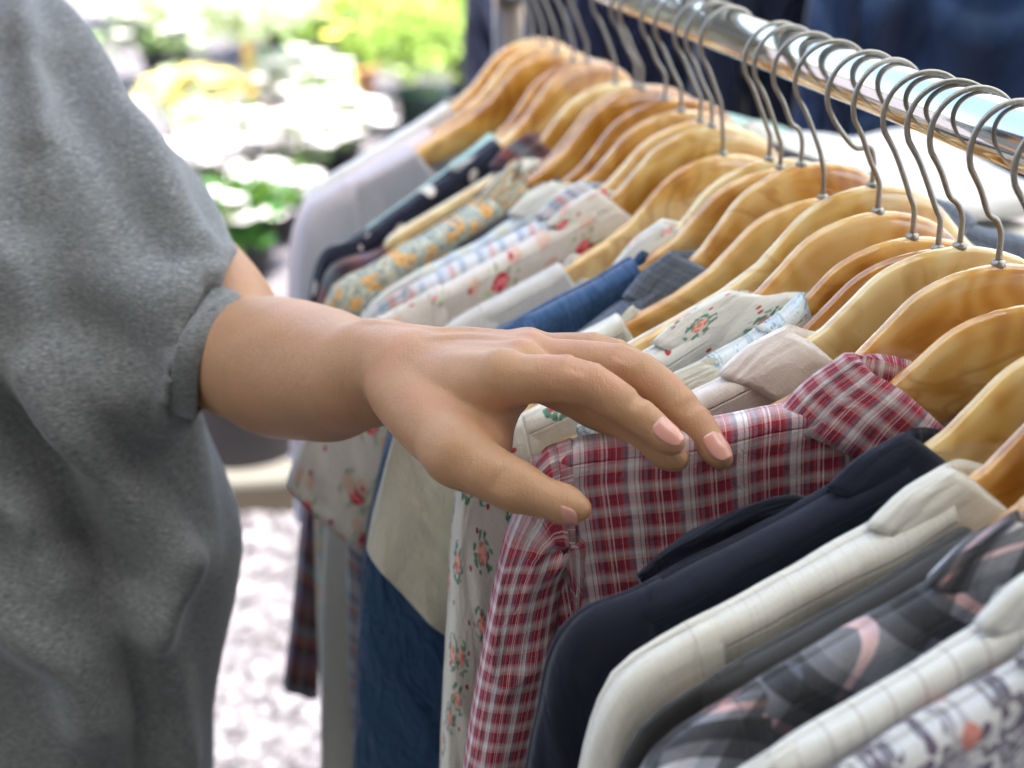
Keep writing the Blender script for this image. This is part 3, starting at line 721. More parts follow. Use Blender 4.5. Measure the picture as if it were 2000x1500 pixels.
hang((-.208, -.071), (1385, 1660), 'marble', 'marbled hanger carrying the paisley blouse', mat='paisley', label='grey-white paisley print blouse nearest the lens', cat='blouse', name='blouse', T=.010, sleeves='long', seed=11, b=(.012, .016))
hang((-.178, -.071), (1345, 1580), 'marble', 'marbled hanger carrying the thin-ruled white shirt', mat='ruled', label='white shirt with thin ruled stripes between paisley blouse and flannel shirt', T=.009, seed=12, b=(.010, .012))
hang((-.150, -.071), (1285, 1455), 'marble', 'marbled hanger carrying the grey and black flannel shirt', mat='flannel', label='fuzzy grey, black and pink checked flannel shirt', T=.011, seed=13, b=(.015, .018))
hang((-.128, -.078), (1255, 1405), 'marble', 'marbled hanger carrying the charcoal top', mat='grey', label='charcoal grey top squeezed between flannel and white striped shirt', cat='top', name='top', collar=None, T=.009, seed=14, b=(.006, .008))
hang((-.105, -.071), (1205, 1305), 'marble', 'marbled hanger carrying the white tone-on-tone striped shirt', mat='white_stripe', label='white shirt with faint woven stripes in front of the navy shirt', T=.012, seed=15, b=(.016, .018), A=.008)
hang((-.073, -.071), (1110, 1225), 'marble_pale', 'pale hanger carrying the navy shirt', mat='navy', label='dark navy cotton shirt in front of the red plaid one', T=.013, seed=16, b=(.016, .018), A=.004,
     OL=[(1150, 1190), (1105, 1232), (1075, 1290), (1055, 1380), (1035, 1480), (1015, 1640), (1000, 1800)])
_s, _dz, _loc, _ya, _W = slot((-.073, -.071), (1110, 1225))
_nav = [o for o in bpy.data.objects if o.get('label', '').startswith('dark navy cotton')][0]
_O = [in_plane(_loc, _ya, q) for q in [(1262, 1150), (1330, 1092), (1430, 1035), (1520, 1000), (1575, 992), (1640, 1010)]]
_I = [in_plane(_loc, _ya, q) for q in [(1270, 1165), (1345, 1130), (1450, 1080), (1540, 1050), (1600, 1040), (1650, 1040)]]
fl_ = sleeve_part(_nav, _O, _I, M['navy_deep'], .0016, .0022, 61, .002, name='storm_flap'); fl_.location = (0, .012, 0)
hang((2040, 592), None, 'marble', 'amber and cream marbled hanger carrying the red plaid shirt', W=.25, ya=rad(-13), mat='red_plaid', label='red, white and navy plaid shirt touched by the hand', T=.010, seed=17, b=(.012, .016), A=.005,
     OL=[(1085, 868), (1050, 895), (1020, 970), (985, 1060), (955, 1200), (930, 1340), (905, 1500), (880, 1680)],
     IL=[(1150, 1040), (1125, 1070), (1105, 1110), (1090, 1180), (1075, 1300), (1045, 1450), (1010, 1600), (990, 1700)], lift=.010, hs=.028, x0off=.016, topw=.242, sag=-.036, sagw=.13)
hang((1950, 515), None, 'marble', 'cream hanger with brown edge, second hook from the right edge', W=.20, ya=rad(-3), mat='brown', label='dark brown vest top mostly hidden behind the red plaid shirt', cat='top', name='top', sleeves=None, collar=None, T=.009, seed=18, lift=-.004, xn=.11)
hang((1875, 480), None, 'marble_pale', 'glossy cream hanger entering the pale pink collar', W=.215, ya=rad(-6), mat='pink_white', label='pale pink brushed blouse with a pointed collar behind the red plaid shirt', cat='blouse', name='blouse', T=.008, seed=19, b=(.009, .011), sleeves=None)
hang((1832, 485), None, 'marble', 'marbled hanger hidden behind the glossy cream one', W=.225, ya=rad(-12), mat='cream', label='cream blouse with a rounded collar tip near the fingertips', cat='blouse', name='blouse', T=.009, tilt=-2, seed=20, sleeves=None, b=(.007, .009), xn=.128)
hang((1782, 462), None, 'marble_dark', 'amber-brown marbled hanger in front of the rose-print collar', W=.21, ya=rad(-4), mat='blue_print', label='white shirt with a faint blue print, only its collar showing', T=.009, tilt=-1, seed=21, sleeves=None, xn=.062, ctop=.93, hs=-.018, drop_f=.004, leaf=.03)
hang((.150, -.060), None, 'marble_pale', 'empty-looking pale hanger with its right shoulder arching behind the others', W=.2, ya=rad(2), lat=.010)
hang((1715, 412), (925, 862), 'marble', 'caramel hanger whose arm is wrapped by the rose-print collar', mat='floral', label='cream shirt with small coral rose sprigs and a large standing collar', T=.010, seed=22, b=(.010, .012), A=.004, drop_f=.004, lh=.052, leaf=.045,
     OL=[(985, 830), (930, 862), (900, 930), (885, 1040), (877, 1200), (868, 1350), (862, 1520), (858, 1700)], IL=[(1060, 1090), (1040, 1110), (1020, 1140), (1000, 1200), (985, 1300), (975, 1500), (970, 1700)])
hang((1607, 385), None, 'marble', 'caramel hanger with a long bare arm entering the off-white top', W=.24, ya=rad(-3), mat='offwhite', label='off-white top with a plain neckband and a wide cream cap sleeve', cat='top', name='top', collar='crew', smat='cream', T=.009, seed=23, xn=.128, b=(.011, .016), A=.004,
     OL=[(850, 760), (805, 785), (775, 840), (750, 930), (728, 1020), (718, 1075)], IL=[(960, 1090), (945, 1120), (930, 1150), (912, 1180), (895, 1210), (876, 1236)], sleeves='short')
hang((1565, 320), None, 'marble', 'cream and brown hanger holding the checked denim shirt', W=.225, ya=rad(1), mat='tweed', label='blue-grey checked denim shirt with its collar up beside a bare hanger arm', T=.009, tilt=-7, seed=24, sleeves=None)
hang((1524, 327), (915, 672), 'marble', 'cream hanger with an amber patch running into the blue shirt', mat='blue', label='crinkled mid-blue cotton shirt between white garments', T=.014, seed=25, collar='crew', xn=.100, b=(.017, .018), A=.005, slen=.6,
     OL=[(930, 665), (870, 700), (820, 740), (775, 800), (745, 900), (722, 1020), (705, 1150), (697, 1320), (690, 1500), (685, 1700)])
hang((1503, 310), None, 'marble_pale', 'pale hanger behind the amber-patched one', W=.215, ya=rad(1), mat='small_floral', label='white shirt with faint pink flowers, just its collar above the blue shirt', T=.009, tilt=-4, seed=26, sleeves='short', b=(.007, .009), xn=.078)
hang((1412, 300), (850, 648), 'marble', 'swirled brown and cream hanger with a dark steel hook', mat='grey_white', label='plain grey-white shirt between the red-flowered and the blue shirts', T=.010, seed=27, collar='crew', xn=.125, b=(.012, .014), slen=.62)
hang((1390, 245), (748, 618), 'marble_pale', 'olive-cream hanger behind the swirled brown one', mat='red_flower', label='ivory shirt with scattered red flowers and a short flared sleeve', T=.010, seed=28, b=(.012, .016), sleeves='short',
     OL=[(760, 612), (700, 650), (650, 720), (610, 810), (580, 890), (560, 950)], IL=[(800, 920), (780, 950), (770, 980), (750, 1020), (735, 1050), (715, 1082)])
hang((1368, 235), (720, 600), 'marble', 'light caramel hanger above the blue and red check', mat='blue_red_plaid', label='blue, white and red checked shirt behind the red-flowered one', T=.010, sag=.0, seed=29, b=(.008, .01))
hang((1330, 215), (735, 560), 'marble', 'honey-coloured hanger one behind the light caramel one', mat='pale_blue_plaid', cmat='offwhite', label='pale blue checked blouse with a white standing collar', cat='blouse', name='blouse', T=.009, tilt=-.5, sag=.003, seed=30, b=(.009, .012), smat='offwhite', OL=[(735, 575), (690, 640), (655, 760), (635, 920), (624, 1100), (619, 1300), (616, 1500), (614, 1700)], noR=True, xn=.105)
hang((1300, 192), None, 'marble_dark', 'reddish amber hanger in the middle of the far row', W=.2, ya=0, mat='dark', label='dark grey top in the shade behind the pale blue check', cat='top', name='top', sleeves=None, collar=None, T=.009, tilt=-5, seed=31, xn=.09)
hang((1254, 172), (650, 556), 'marble_dark', 'amber hanger with a long bare arm entering the yellow floral blouse', mat='yellow_floral', label='mustard floral blouse with a ruffled neck', cat='blouse', name='blouse', collar='ruffle', T=.017, seed=32, xn=.140, b=(.018, .02), A=.004, slen=.6)
hang((1242, 166), None, 'marble_dark', 'brown-streaked hanger just behind the long-armed amber one', W=.2, ya=rad(2), mat='offwhite', label='white shirt whose narrow collar lies behind the amber hanger arm', T=.009, tilt=-5, seed=33, sleeves=None, xn=.105)
hang((1202, 160), (660, 500), 'marble_pale', 'pale hanger above the dark checked collar', mat='dark_plaid', label='maroon and brown checked shirt with a long dangling sleeve', T=.009, tilt=-.5, sag=.012, seed=34, b=(.009, .012), xn=.085, OL=[(640, 520), (612, 640), (598, 820), (588, 980), (570, 1150), (552, 1290), (545, 1340)], IL=[(690, 640), (660, 740), (640, 860), (625, 1000), (618, 1100), (612, 1250), (608, 1350)], slen=.52)
hang((1147, 120), (630, 490), 'marble', 'cream hanger entering the lace-collared dress', mat='polka', cmat='lace', label='navy dress with cream spots and a white lace collar', cat='dress', name='dress', collar='shirt', ctop=.80, leaf=.07, hs=-.012, T=.011, seed=35, b=(.013, .014), xn=.105, length=.9, slen=.30)
hang((1120, 117), (628, 440), 'marble', 'cream hanger fourth from the far post', mat='mint', label='mint green top glimpsed under the grey lavender one', cat='top', name='top', T=.009, tilt=-6, seed=36, b=(.009, .011), collar=None, sleeves='short')
hang((1088, 100), (600, 395), 'marble_dark', 'golden hanger with its arm showing at the far end', mat='lavender', label='grey lavender top with a wide bare neckline and long smooth sleeve', cat='top', name='top', T=.014, seed=37, collar=None, xn=.150, b=(.02, .022), A=.002, slen=.32)
hang((1062, 86), (590, 400), 'marble', 'hanger second from the far post', mat='pale_pink', label='pale pink top behind the grey lavender one', cat='top', name='top', T=.010, seed=38, collar=None, b=(.012, .015), A=.002, xn=.13, slen=.25)
hang((1040, 74), (600, 370), 'marble', 'hanger right beside the far post', mat='grey_white', label='off-white blouse last on the rail beside the post', cat='blouse', name='blouse', T=.010, seed=39, collar=None, b=(.012, .015), A=.003, xn=.10, slen=.25)

# ------------------------------------------------------------------ second rack and folded clothes behind
def bg_garment(px, depth, W, mat, label, ya, length=.7, seed=1, sl='long', collar='crew', cat='jacket'):
    loc = at(px[0], px[1], depth)
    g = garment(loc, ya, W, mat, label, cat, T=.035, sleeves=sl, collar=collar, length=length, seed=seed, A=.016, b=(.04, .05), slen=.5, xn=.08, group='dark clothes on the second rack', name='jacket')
    t = thing('clothes_hanger', loc, YAW + ya, 'hanger of ' + label, 'hanger', 'hangers on the second rack')
    b_ = bpy.data.objects.new('hanger_body', HANGER_BY['marble']); COL.objects.link(b_); b_.parent = t
    make_hook(t, .07)
    return loc
ya0 = -YAW - rad(3)
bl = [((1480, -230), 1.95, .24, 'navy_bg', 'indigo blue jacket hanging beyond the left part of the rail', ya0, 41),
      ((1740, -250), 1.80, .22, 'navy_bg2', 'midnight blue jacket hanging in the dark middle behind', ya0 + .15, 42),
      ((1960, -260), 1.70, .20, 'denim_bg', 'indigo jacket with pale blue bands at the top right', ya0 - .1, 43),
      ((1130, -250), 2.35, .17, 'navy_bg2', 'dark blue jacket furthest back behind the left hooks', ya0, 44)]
P2 = []
for px_, dd, W_, mt, lb, ya, sd_ in bl: P2.append(bg_garment(px_, dd, W_, mt, lb, ya, .62, sd_, cat='top' if mt == 'terracotta' else 'jacket'))
# second rail passes over the hooks
zr = float(np.mean([q[2] for q in P2])) + .07
a_, b_ = P2[3], P2[2]
dv = b_ - a_; e0, e1 = a_ - dv * .35, b_ + dv * .6
t = thing('clothes_rack', ((e0 + e1) / 2 * np.array([1, 1, 0]) + np.array([0, 0, GZ])), math.atan2(dv[1], dv[0]), 'second steel rack with dark clothes behind the chrome one', 'clothes rack')
L2 = np.linalg.norm((e1 - e0)[:2]) / 2
v, f = tube([(-L2, 0, zr - GZ), (L2, 0, zr - GZ)], .0125, 20); mesh_obj('rail', v, f, M['chrome'], t)
for sx in (-1, 1):
    v, f = tube([(sx * L2, 0, .03), (sx * L2, 0, zr - GZ - .0)], .015, 16); mesh_obj('post', v, f, M['chrome'], t)
    v, f = tube([(sx * L2, -.25, .02), (sx * L2, .25, .02)], .015, 12); mesh_obj('foot', v, f, M['chrome'], t)
# display table with folded stacks
tc = at(1980, 600, 1.30); tw, td = .62, .5; tz = tc[2]
t = thing('display_table', (tc[0] + .05, tc[1], GZ), rad(8), 'pale display table behind the rail holding folded clothes', 'table')
M['paint'] = simple('white painted wood', (.62, .58, .52), .6, c2=(.68, .64, .58), nsc=12)
v, f = box((0, 0, tz - GZ - .015), (tw, td, .03)); mesh_obj('table_top', v, f, M['paint'], t, False)
for sx in (-1, 1):
    for sy in (-1, 1):
        v, f = box((sx * (tw / 2 - .04), sy * (td / 2 - .04), (tz - GZ - .03) / 2), (.04, .04, tz - GZ - .03)); mesh_obj('leg', v, f, M['paint'], t, False)
def folded(loc, sx, sy, sz, mat, label, rz, seed):
    n = 26; m = 20; V, U = [], []
    for i in range(n):
        for j in range(m):
            u = i / (n - 1) * 2 - 1; a = 2 * math.pi * j / (m - 1); c, s = math.cos(a), math.sin(a)
            k = (1 - abs(u) ** 10) ** .5 * .12 + .88
            yy = np.sign(c) * abs(c) ** .35 * sy / 2 * k; zz = np.sign(s) * abs(s) ** .6 * sz / 2 * (1 if abs(u) < .98 else .6)
            zz += .004 * math.sin(u * 5 + seed) * (s > 0) + .003 * math.sin(yy * 60 + seed)
            V.append((u * sx / 2, yy, sz / 2 + zz)); U.append((u * sx / 2, a * .05))
    F = grid_faces(n, m); F.append(tuple(range(m))); F.append(tuple((n - 1) * m + k for k in range(m))[::-1])
    o = mesh_obj('folded_garment', V, F, M[mat], None, uv=U); o.location = tuple(map(float, loc)); o.rotation_euler = (0, 0, rz)
    return tag(o, label, 'folded clothes', 'folded clothes on the display table')
for i, (dx, mats) in enumerate([(-.19, ['small_floral', 'pale_pink', 'offwhite', 'grey_white']), (.02, ['teal', 'offwhite', 'pale_pink']), (.22, ['lavender', 'teal'])]):
    z = tz + .002
    for j, mt in enumerate(mats):
        h = (.028 if i == 0 else .021) + .005 * ((i + j) % 3)
        lb = {0: 'left', 1: 'middle', 2: 'right'}[i]; od = ['bottom', 'second', 'third', 'fourth', 'fifth'][j]
        cl = {'small_floral': 'pink-flowered white', 'pale_pink': 'pale pink', 'offwhite': 'off-white', 'grey_white': 'grey-white', 'teal': 'teal crochet', 'mint': 'mint green', 'lavender': 'grey lavender'}[mt]
        folded((tc[0] + .05 + dx, tc[1] + .02 * ((j % 2) - .5), z), .19, .30 - .02 * (j % 2), h, mt, '%s folded garment, %s from below in the %s stack on the table' % (cl, od if j else 'first', lb), rad(8 + (j * 37 % 7) - 3), i * 7 + j)
        z += h + .002

# ------------------------------------------------------------------ implicit surfaces (people)
class Field:
    def __init__(s, lo, hi, h):
        s.lo = np.array(lo, float); s.h = h
        n = np.ceil((np.array(hi) - s.lo) / h).astype(int) + 1
        s.ax = [s.lo[i] + h * np.arange(n[i]) for i in range(3)]
        s.D = np.full(tuple(n), 1.0, np.float32); s.n = n
    def win(s, lo, hi):
        a = np.maximum(0, np.floor((np.array(lo) - s.lo) / s.h).astype(int)); b = np.minimum(s.n, np.ceil((np.array(hi) - s.lo) / s.h).astype(int) + 1)
        sl_ = tuple(slice(int(a[i]), int(max(a[i], b[i]))) for i in range(3))
        X, Y, Z = np.meshgrid(*[s.ax[i][sl_[i]] for i in range(3)], indexing='ij', sparse=True)
        return sl_, X, Y, Z
    def smin(s, sl_, d, k):
        A = s.D[sl_]
        if k <= 0: s.D[sl_] = np.minimum(A, d); return
        h = np.maximum(k - np.abs(A - d), 0) / k
        s.D[sl_] = np.minimum(A, d) - h * h * k * .25
    def cone(s, a, b, ra, rb, k=.006, flat=None, fs=1.0, sub=False):
        a, b = np.array(a, float), np.array(b, float); r = max(ra, rb) * max(1, 1 / fs if fs < 1 else 1) + k + .01 + 2 * s.h
        sl_, X, Y, Z = s.win(np.minimum(a, b) - r, np.maximum(a, b) + r)
        ba = b - a; l2 = max(ba @ ba, 1e-12)
        px, py, pz = X - a[0], Y - a[1], Z - a[2]
        t = np.clip((px * ba[0] + py * ba[1] + pz * ba[2]) / l2, 0, 1)
        qx, qy, qz = px - t * ba[0], py - t * ba[1], pz - t * ba[2]
        if flat is not None:
            f = np.array(flat, float); f /= np.linalg.norm(f); g = (qx * f[0] + qy * f[1] + qz * f[2]) * (fs - 1)
            qx, qy, qz = qx + g * f[0], qy + g * f[1], qz + g * f[2]
        d = (np.sqrt(qx * qx + qy * qy + qz * qz) - (ra + (rb - ra) * t)).astype(np.float32)
        if flat is not None and fs > 1: d /= fs ** .5
        if sub:
            A = s.D[sl_]; d = -d; h = np.maximum(k - np.abs(A - d), 0) / k; s.D[sl_] = np.maximum(A, d) + h * h * k * .25
        else: s.smin(sl_, d, k)
    def chain(s, P, R, k=.006, **kw):
        for i in range(len(P) - 1): s.cone(P[i], P[i + 1], R[i], R[i + 1], k, **kw)
    def ell(s, c, r, k=.006, rot=None, sub=False):
        c = np.array(c, float); r = np.array(r, float); e = r.max() + k + .01 + 2 * s.h
        sl_, X, Y, Z = s.win(c - e, c + e)
        p = [X - c[0], Y - c[1], Z - c[2]]
        if rot is not None: p = [sum(rot[i][j] * p[j] for j in range(3)) for i in range(3)]
        k0 = np.sqrt((p[0] / r[0]) ** 2 + (p[1] / r[1]) ** 2 + (p[2] / r[2]) ** 2); k1 = np.sqrt((p[0] / r[0] ** 2) ** 2 + (p[1] / r[1] ** 2) ** 2 + (p[2] / r[2] ** 2) ** 2) + 1e-9
        d = (k0 * (k0 - 1) / k1).astype(np.float32)
        if sub:
            A = s.D[sl_]; d = -d; h = np.maximum(k - np.abs(A - d), 0) / k; s.D[sl_] = np.maximum(A, d) + h * h * k * .25
        else: s.smin(sl_, d, k)
    def mesh(s):
        D = s.D; n = D.shape; neg = D < 0
        C = [(i, j, k) for i in (0, 1) for j in (0, 1) for k in (0, 1)]
        c = lambda a, o: a[o[0]:n[0] - 1 + o[0], o[1]:n[1] - 1 + o[1], o[2]:n[2] - 1 + o[2]]
        cnt = sum(c(neg, o).astype(np.int8) for o in C); act = (cnt > 0) & (cnt < 8)
        idx = np.full(act.shape, -1, np.int64); I = np.argwhere(act); idx[act] = np.arange(len(I))
        acc = np.zeros((len(I), 3)); num = np.zeros(len(I))
        for o1 in C:
            for ax in range(3):
                if o1[ax]: continue
                o2 = list(o1); o2[ax] = 1
                a = D[I[:, 0] + o1[0], I[:, 1] + o1[1], I[:, 2] + o1[2]]; b = D[I[:, 0] + o2[0], I[:, 1] + o2[1], I[:, 2] + o2[2]]
                m = (a < 0) != (b < 0); t = np.where(m, a / np.where(m, a - b, 1), 0)
                q = np.tile(np.array(o1, float), (len(I), 1)); q[:, ax] += t
                acc[m] += q[m]; num[m] += 1
        V = s.lo + s.h * (I + acc / num[:, None])
        F = []
        for ax in range(3):
            u, v = (ax + 1) % 3, (ax + 2) % 3
            sa = [slice(None)] * 3; sb = [slice(None)] * 3; sa[ax] = slice(0, n[ax] - 1); sb[ax] = slice(1, n[ax])
            for w_ in (u, v): sa[w_] = slice(1, n[w_] - 1); sb[w_] = slice(1, n[w_] - 1)
            A, B = neg[tuple(sa)], neg[tuple(sb)]; E = np.argwhere(A != B)
            if len(E) == 0: continue
            fl = A[tuple(E.T)]; base = E.copy(); base[:, u] += 1; base[:, v] += 1
            def g(du, dv_):
                z = base.copy(); z[:, u] -= du; z[:, v] -= dv_; return idx[z[:, 0], z[:, 1], z[:, 2]]
            q = np.stack([g(1, 1), g(0, 1), g(0, 0), g(1, 0)], 1)
            q[~fl] = q[~fl][:, ::-1]; F.append(q)
        F = np.concatenate(F); F = F[(F >= 0).all(1)]
        return V, F
def relax(V, F, it=2, w_=.5):
    E = np.concatenate([F[:, [0, 1]], F[:, [1, 2]], F[:, [2, 3]], F[:, [3, 0]]])
    for k in range(it):
        for ww in ((w_, -w_ * .96) if it > 1 else (w_,)):
            acc = np.zeros_like(V); n = np.zeros(len(V))
            for a, b in ((0, 1), (1, 0)):
                for ax in range(3): acc[:, ax] += np.bincount(E[:, a], V[E[:, b], ax], len(V))
                n += np.bincount(E[:, a], minlength=len(V))
            V = V + ww * (acc / np.maximum(n, 1)[:, None] - V)
    return V
def arr_mesh(name, V, F, mat, parent):
    me = bpy.data.meshes.new(name)
    me.vertices.add(len(V)); me.vertices.foreach_set('co', np.asarray(V, np.float32).ravel())
    me.loops.add(F.size); me.loops.foreach_set('vertex_index', F.astype(np.int32).ravel())
    me.polygons.add(len(F)); me.polygons.foreach_set('loop_start', np.arange(0, F.size, 4, dtype=np.int32))
    try: me.polygons.foreach_set('loop_total', np.full(len(F), 4, np.int32))
    except Exception: pass
    me.update(calc_edges=True); me.validate()
    me.polygons.foreach_set('use_smooth', [True] * len(me.polygons)); me.materials.append(mat); me.update()
    o = bpy.data.objects.new(name, me); COL.objects.link(o); o.parent = parent; return o

# ------------------------------------------------------------------ the person
def skin():
    N = NT('skin', .48, .4); tc = N.obj()
    N.p.inputs['Subsurface Weight'].default_value = .10; N.p.inputs['Subsurface Radius'].default_value = (.010, .0035, .0015); N.p.inputs['Subsurface Scale'].default_value = .6
    mot = N.noise(tc, 45, 4, .6); col = N.mix(mot, (.39, .205, .098), (.53, .31, .17))
    col = N.mix(N.math('MULTIPLY', N.noise(tc, 14, 2), .35), col, (.54, .27, .17))
    cr = N.voro(N.mapping(tc, (1, 1, 1)), 620, feature='DISTANCE_TO_EDGE', dim='3D')
    cr = N.math('MINIMUM', cr, .25)
    wz = N.noise(N.mapping(tc, (1, .22, .22), rot=(0, .25, .35)), 900, 3, .6, .6)
    b1 = N.bump(wz, .55, .0006, N.bump(N.noise(tc, 60, 3, .6), .25, .003))
    b2 = N.bump(cr, .4, .0005, b1)
    N.put(N.p.inputs['Roughness'], N.math('MULTIPLY_ADD', mot, .2, .38))
    col = N.mix(N.math('MULTIPLY', N.math('SUBTRACT', 1.0, wz), .22), col, (.30, .15, .07))
    red = N.noise(tc, 24, 2); col = N.mix(N.math('MULTIPLY', N.math('GREATER_THAN', red, .56), .16), col, (.60, .24, .17))
    return N.done(col, b2)
M['skin'] = skin()
person = thing('person', (at(-130, 1100, 1.05)[0], at(-130, 1100, 1.05)[1], GZ), 0, 'person in a loose heather grey t-shirt reaching a bare arm over the clothes', 'person')
PO = np.array(person.location)

h1 = .00108
def P(x, y, d): return at(x, y, d)
wr = P(742, 733, .752)
fld = Field(at(330, 900, .70) * 0 + np.array([-.345, .52, -.43]), np.array([.11, 1.04, -.06]), h1)
# forearm and upper arm
el = P(462, 702, .905)
sh = P(5, 150, 1.02)
def smooth_chain(f_, pts, rr, k, n=28, **kw):
    Q = catmull(np.column_stack([pts, rr]), n)
    for i in range(n - 1): f_.cone(Q[i, :3], Q[i + 1, :3], Q[i, 3], Q[i + 1, 3], k, **kw)
smooth_chain(fld, [P(790, 740, .765), P(742, 738, .775), P(690, 735, .785), P(620, 722, .825), P(540, 706, .865), el], [.0225, .0245, .0288, .0338, .0368, .0368], .004)
fld.cone(P(650, 748, .83), P(560, 738, .87), .027, .031, .03)
smooth_chain(fld, [el, P(425, 610, .93), P(370, 540, .95)], [.0365, .036, .036], .004, 14)
# hand
MC = {'i': P(985, 742, .686), 'm': P(1022, 722, .704), 'r': P(1040, 704, .722), 'p': P(1036, 692, .738)}
WB = {'i': P(790, 755, .732), 'm': P(785, 735, .742), 'r': P(785, 715, .752), 'p': P(785, 700, .762)}
up = np.array([0, 0, 1.0])
pn = np.cross(MC['i'] - WB['i'], MC['p'] - MC['i']); pn /= np.linalg.norm(pn)
if pn[2] < 0: pn = -pn
fld.cone(P(715, 700, .765), P(800, 720, .738), .0190, .0205, .012)
for k in 'imrp':
    fld.cone(WB[k], MC[k], .0165, {'i': .0125, 'm': .0122, 'r': .0115, 'p': .0105}[k], .010)
for a, b in (('i', 'm'), ('m', 'r'), ('r', 'p')):
    fld.cone((WB[a] + WB[b]) / 2, MC[a] * .5 + MC[b] * .5 - (MC[a] - WB[a]) * .08, .0150, .0105, .008)
# palm pad
fld.cone(P(830, 790, .735), P(985, 765, .712), .016, .0125, .012)
fld.cone(P(840, 760, .760), P(1000, 740, .735), .0155, .011, .012)
# fingers
FG = {
 'i': ([MC['i'], P(1128, 744, .674), P(1234, 804, .669), P(1316, 866, .664)], [.0114, .0097, .0082, .0054]),
 'm': ([MC['m'], P(1162, 792, .692), P(1252, 850, .683), P(1322, 897, .675)], [.0112, .0095, .0082, .0058]),
 'r': ([MC['r'], P(1228, 720, .700), P(1344, 810, .684), P(1410, 896, .673)], [.0110, .0094, .0080, .0053]),
 'p': ([MC['p'], P(1178, 692, .727), P(1282, 748, .716), P(1356, 816, .706)], [.0100, .0088, .0076, .0058]),
}
for k, (pts, rr) in FG.items():
    F2 = Field(fld.lo, fld.lo + (fld.n - 1) * h1, h1) if False else fld
    smooth_chain(fld, pts, rr, .003, 22)
    # knuckles
    fld.ell(pts[1] + pn * .0010, (rr[1] * 1.04,) * 3, .006)
    fld.ell(pts[0] + pn * .0050, (rr[0] * .84,) * 3, .006)
    # fingertip pad
    dd = pts[3] - pts[2]; dd /= np.linalg.norm(dd)
    fld.ell(pts[3] - dd * .006 - pn * .0015, (rr[3] * 1.08,) * 3, .004)
# extensor tendons
for k, r in (('i', .0030), ('m', .0032), ('r', .0030), ('p', .0026)):
    o_ = pn * ({'i': .0118, 'm': .0118, 'r': .0112, 'p': .0098}[k])
    fld.cone(WB[k] * .45 + MC[k] * .55 + o_ * .85, MC[k] + o_ * .76, r * .8, r * 1.15, .006)
# ulna head at the wrist and thumb side
fld.ell(P(752, 668, .772), (.0115, .011, .009), .012)
TH = [P(786, 765, .728), P(896, 882, .680), P(1008, 950, .662), P(1132, 994, .652)]
smooth_chain(fld, TH, [.0175, .0138, .0104, .0056], .004, 20)
fld.ell(TH[1] + np.array([-.001, -.002, 0]), (.0150,) * 3, .008); fld.ell(TH[2], (.0110,) * 3, .005)
ddt = TH[3] - TH[2]; ddt /= np.linalg.norm(ddt)
fld.ell(TH[3] - ddt * .008 + np.array([0, 0, -.001]), (.0080,) * 3, .006)
# first web and thenar
fld.cone(P(850, 800, .712), P(950, 790, .700), .016, .0125, .014)
fld.cone(P(870, 840, .702), P(945, 842, .697), .014, .0095, .012)
fld.cone(P(900, 870, .692), P(958, 868, .692), .012, .0075, .010)
fld.cone(P(905, 800, .708), P(972, 805, .698), .012, .0065, .008)
fld.cone(P(972, 800, .698), P(968, 872, .688), .0055, .006, .008)
# creases
fld.cone(P(1068, 790, .640), P(1092, 812, .652), .0022, .0018, .003, sub=True)
fld.cone(P(985, 790, .662), P(1000, 805, .668), .0025, .002, .004, sub=True)
# fold lines over the finger joints, at the wrist and in the web
def groove(c, axis_, wd, r=.0011, k=.0022, bow=None):
    a = axis_ / np.linalg.norm(axis_); b0_ = np.array(c)
    fld.cone(b0_ - a * wd, b0_ + a * wd, .0004, .0004, .0030, sub=True)
for k in 'imrp':
    pts, rr = FG[k]
    for j, offs in ((1, (-.0042, -.0012, .0016, .0046)), (2, (-.0014, .0014))):
        d0 = pts[j] - pts[j - 1]; d1 = pts[j + 1] - pts[j]; d = d0 / np.linalg.norm(d0) + d1 / np.linalg.norm(d1); d /= np.linalg.norm(d)
        ax_ = np.cross(d, pn); ax_ /= np.linalg.norm(ax_); nn = np.cross(ax_, d); nn = nn if nn @ pn > 0 else -nn
        for o_ in offs:
            for sgn in (-1, 0, 1):
                c0 = pts[j] + d * o_ + (nn * math.cos(sgn * .55) + ax_ * math.sin(sgn * .55)) * (rr[j] * (1.05 if j == 1 else 1.0) + .0013)
                groove(c0, ax_ * math.cos(sgn * .55) - nn * math.sin(sgn * .55), rr[j] * .36)
dT = TH[2] - TH[1]; dT /= np.linalg.norm(dT); cT = camd0 = -FW
aT = np.cross(dT, cT); aT /= np.linalg.norm(aT); nT = np.cross(aT, dT); nT = nT if nT @ cT > 0 else -nT
for o_ in (-.004, -.001, .002, .005): groove(TH[2] + dT * o_ + nT * .0128, aT, .0055)
for q0, q1 in (((722, 690, .742), (752, 740, .722)), ((735, 700, .735), (775, 760, .708))):
    pass
# veins over the back of the hand
def on_back(a, b, t, side_, lift_): return (a * (1 - t) + b * t) + pn * lift_ + side_
v1 = [WB['m'] * .7 + MC['m'] * .3 + pn * .0158, WB['m'] * .45 + MC['r'] * .55 + pn * .0140, MC['r'] * .5 + MC['m'] * .5 + pn * .0085]
v2 = [P(730, 690, .765) + pn * .0155, WB['r'] * .8 + MC['r'] * .2 + pn * .0160, WB['r'] * .45 + MC['p'] * .55 + pn * .0138, MC['p'] * .5 + MC['r'] * .5 + pn * .0080]
for vv in (v1, v2): smooth_chain(fld, vv, [.0012] * len(vv), .006, 14)
V, F = fld.mesh(); V = relax(V, F, 2)
ARM_V, ARM_F = V, F

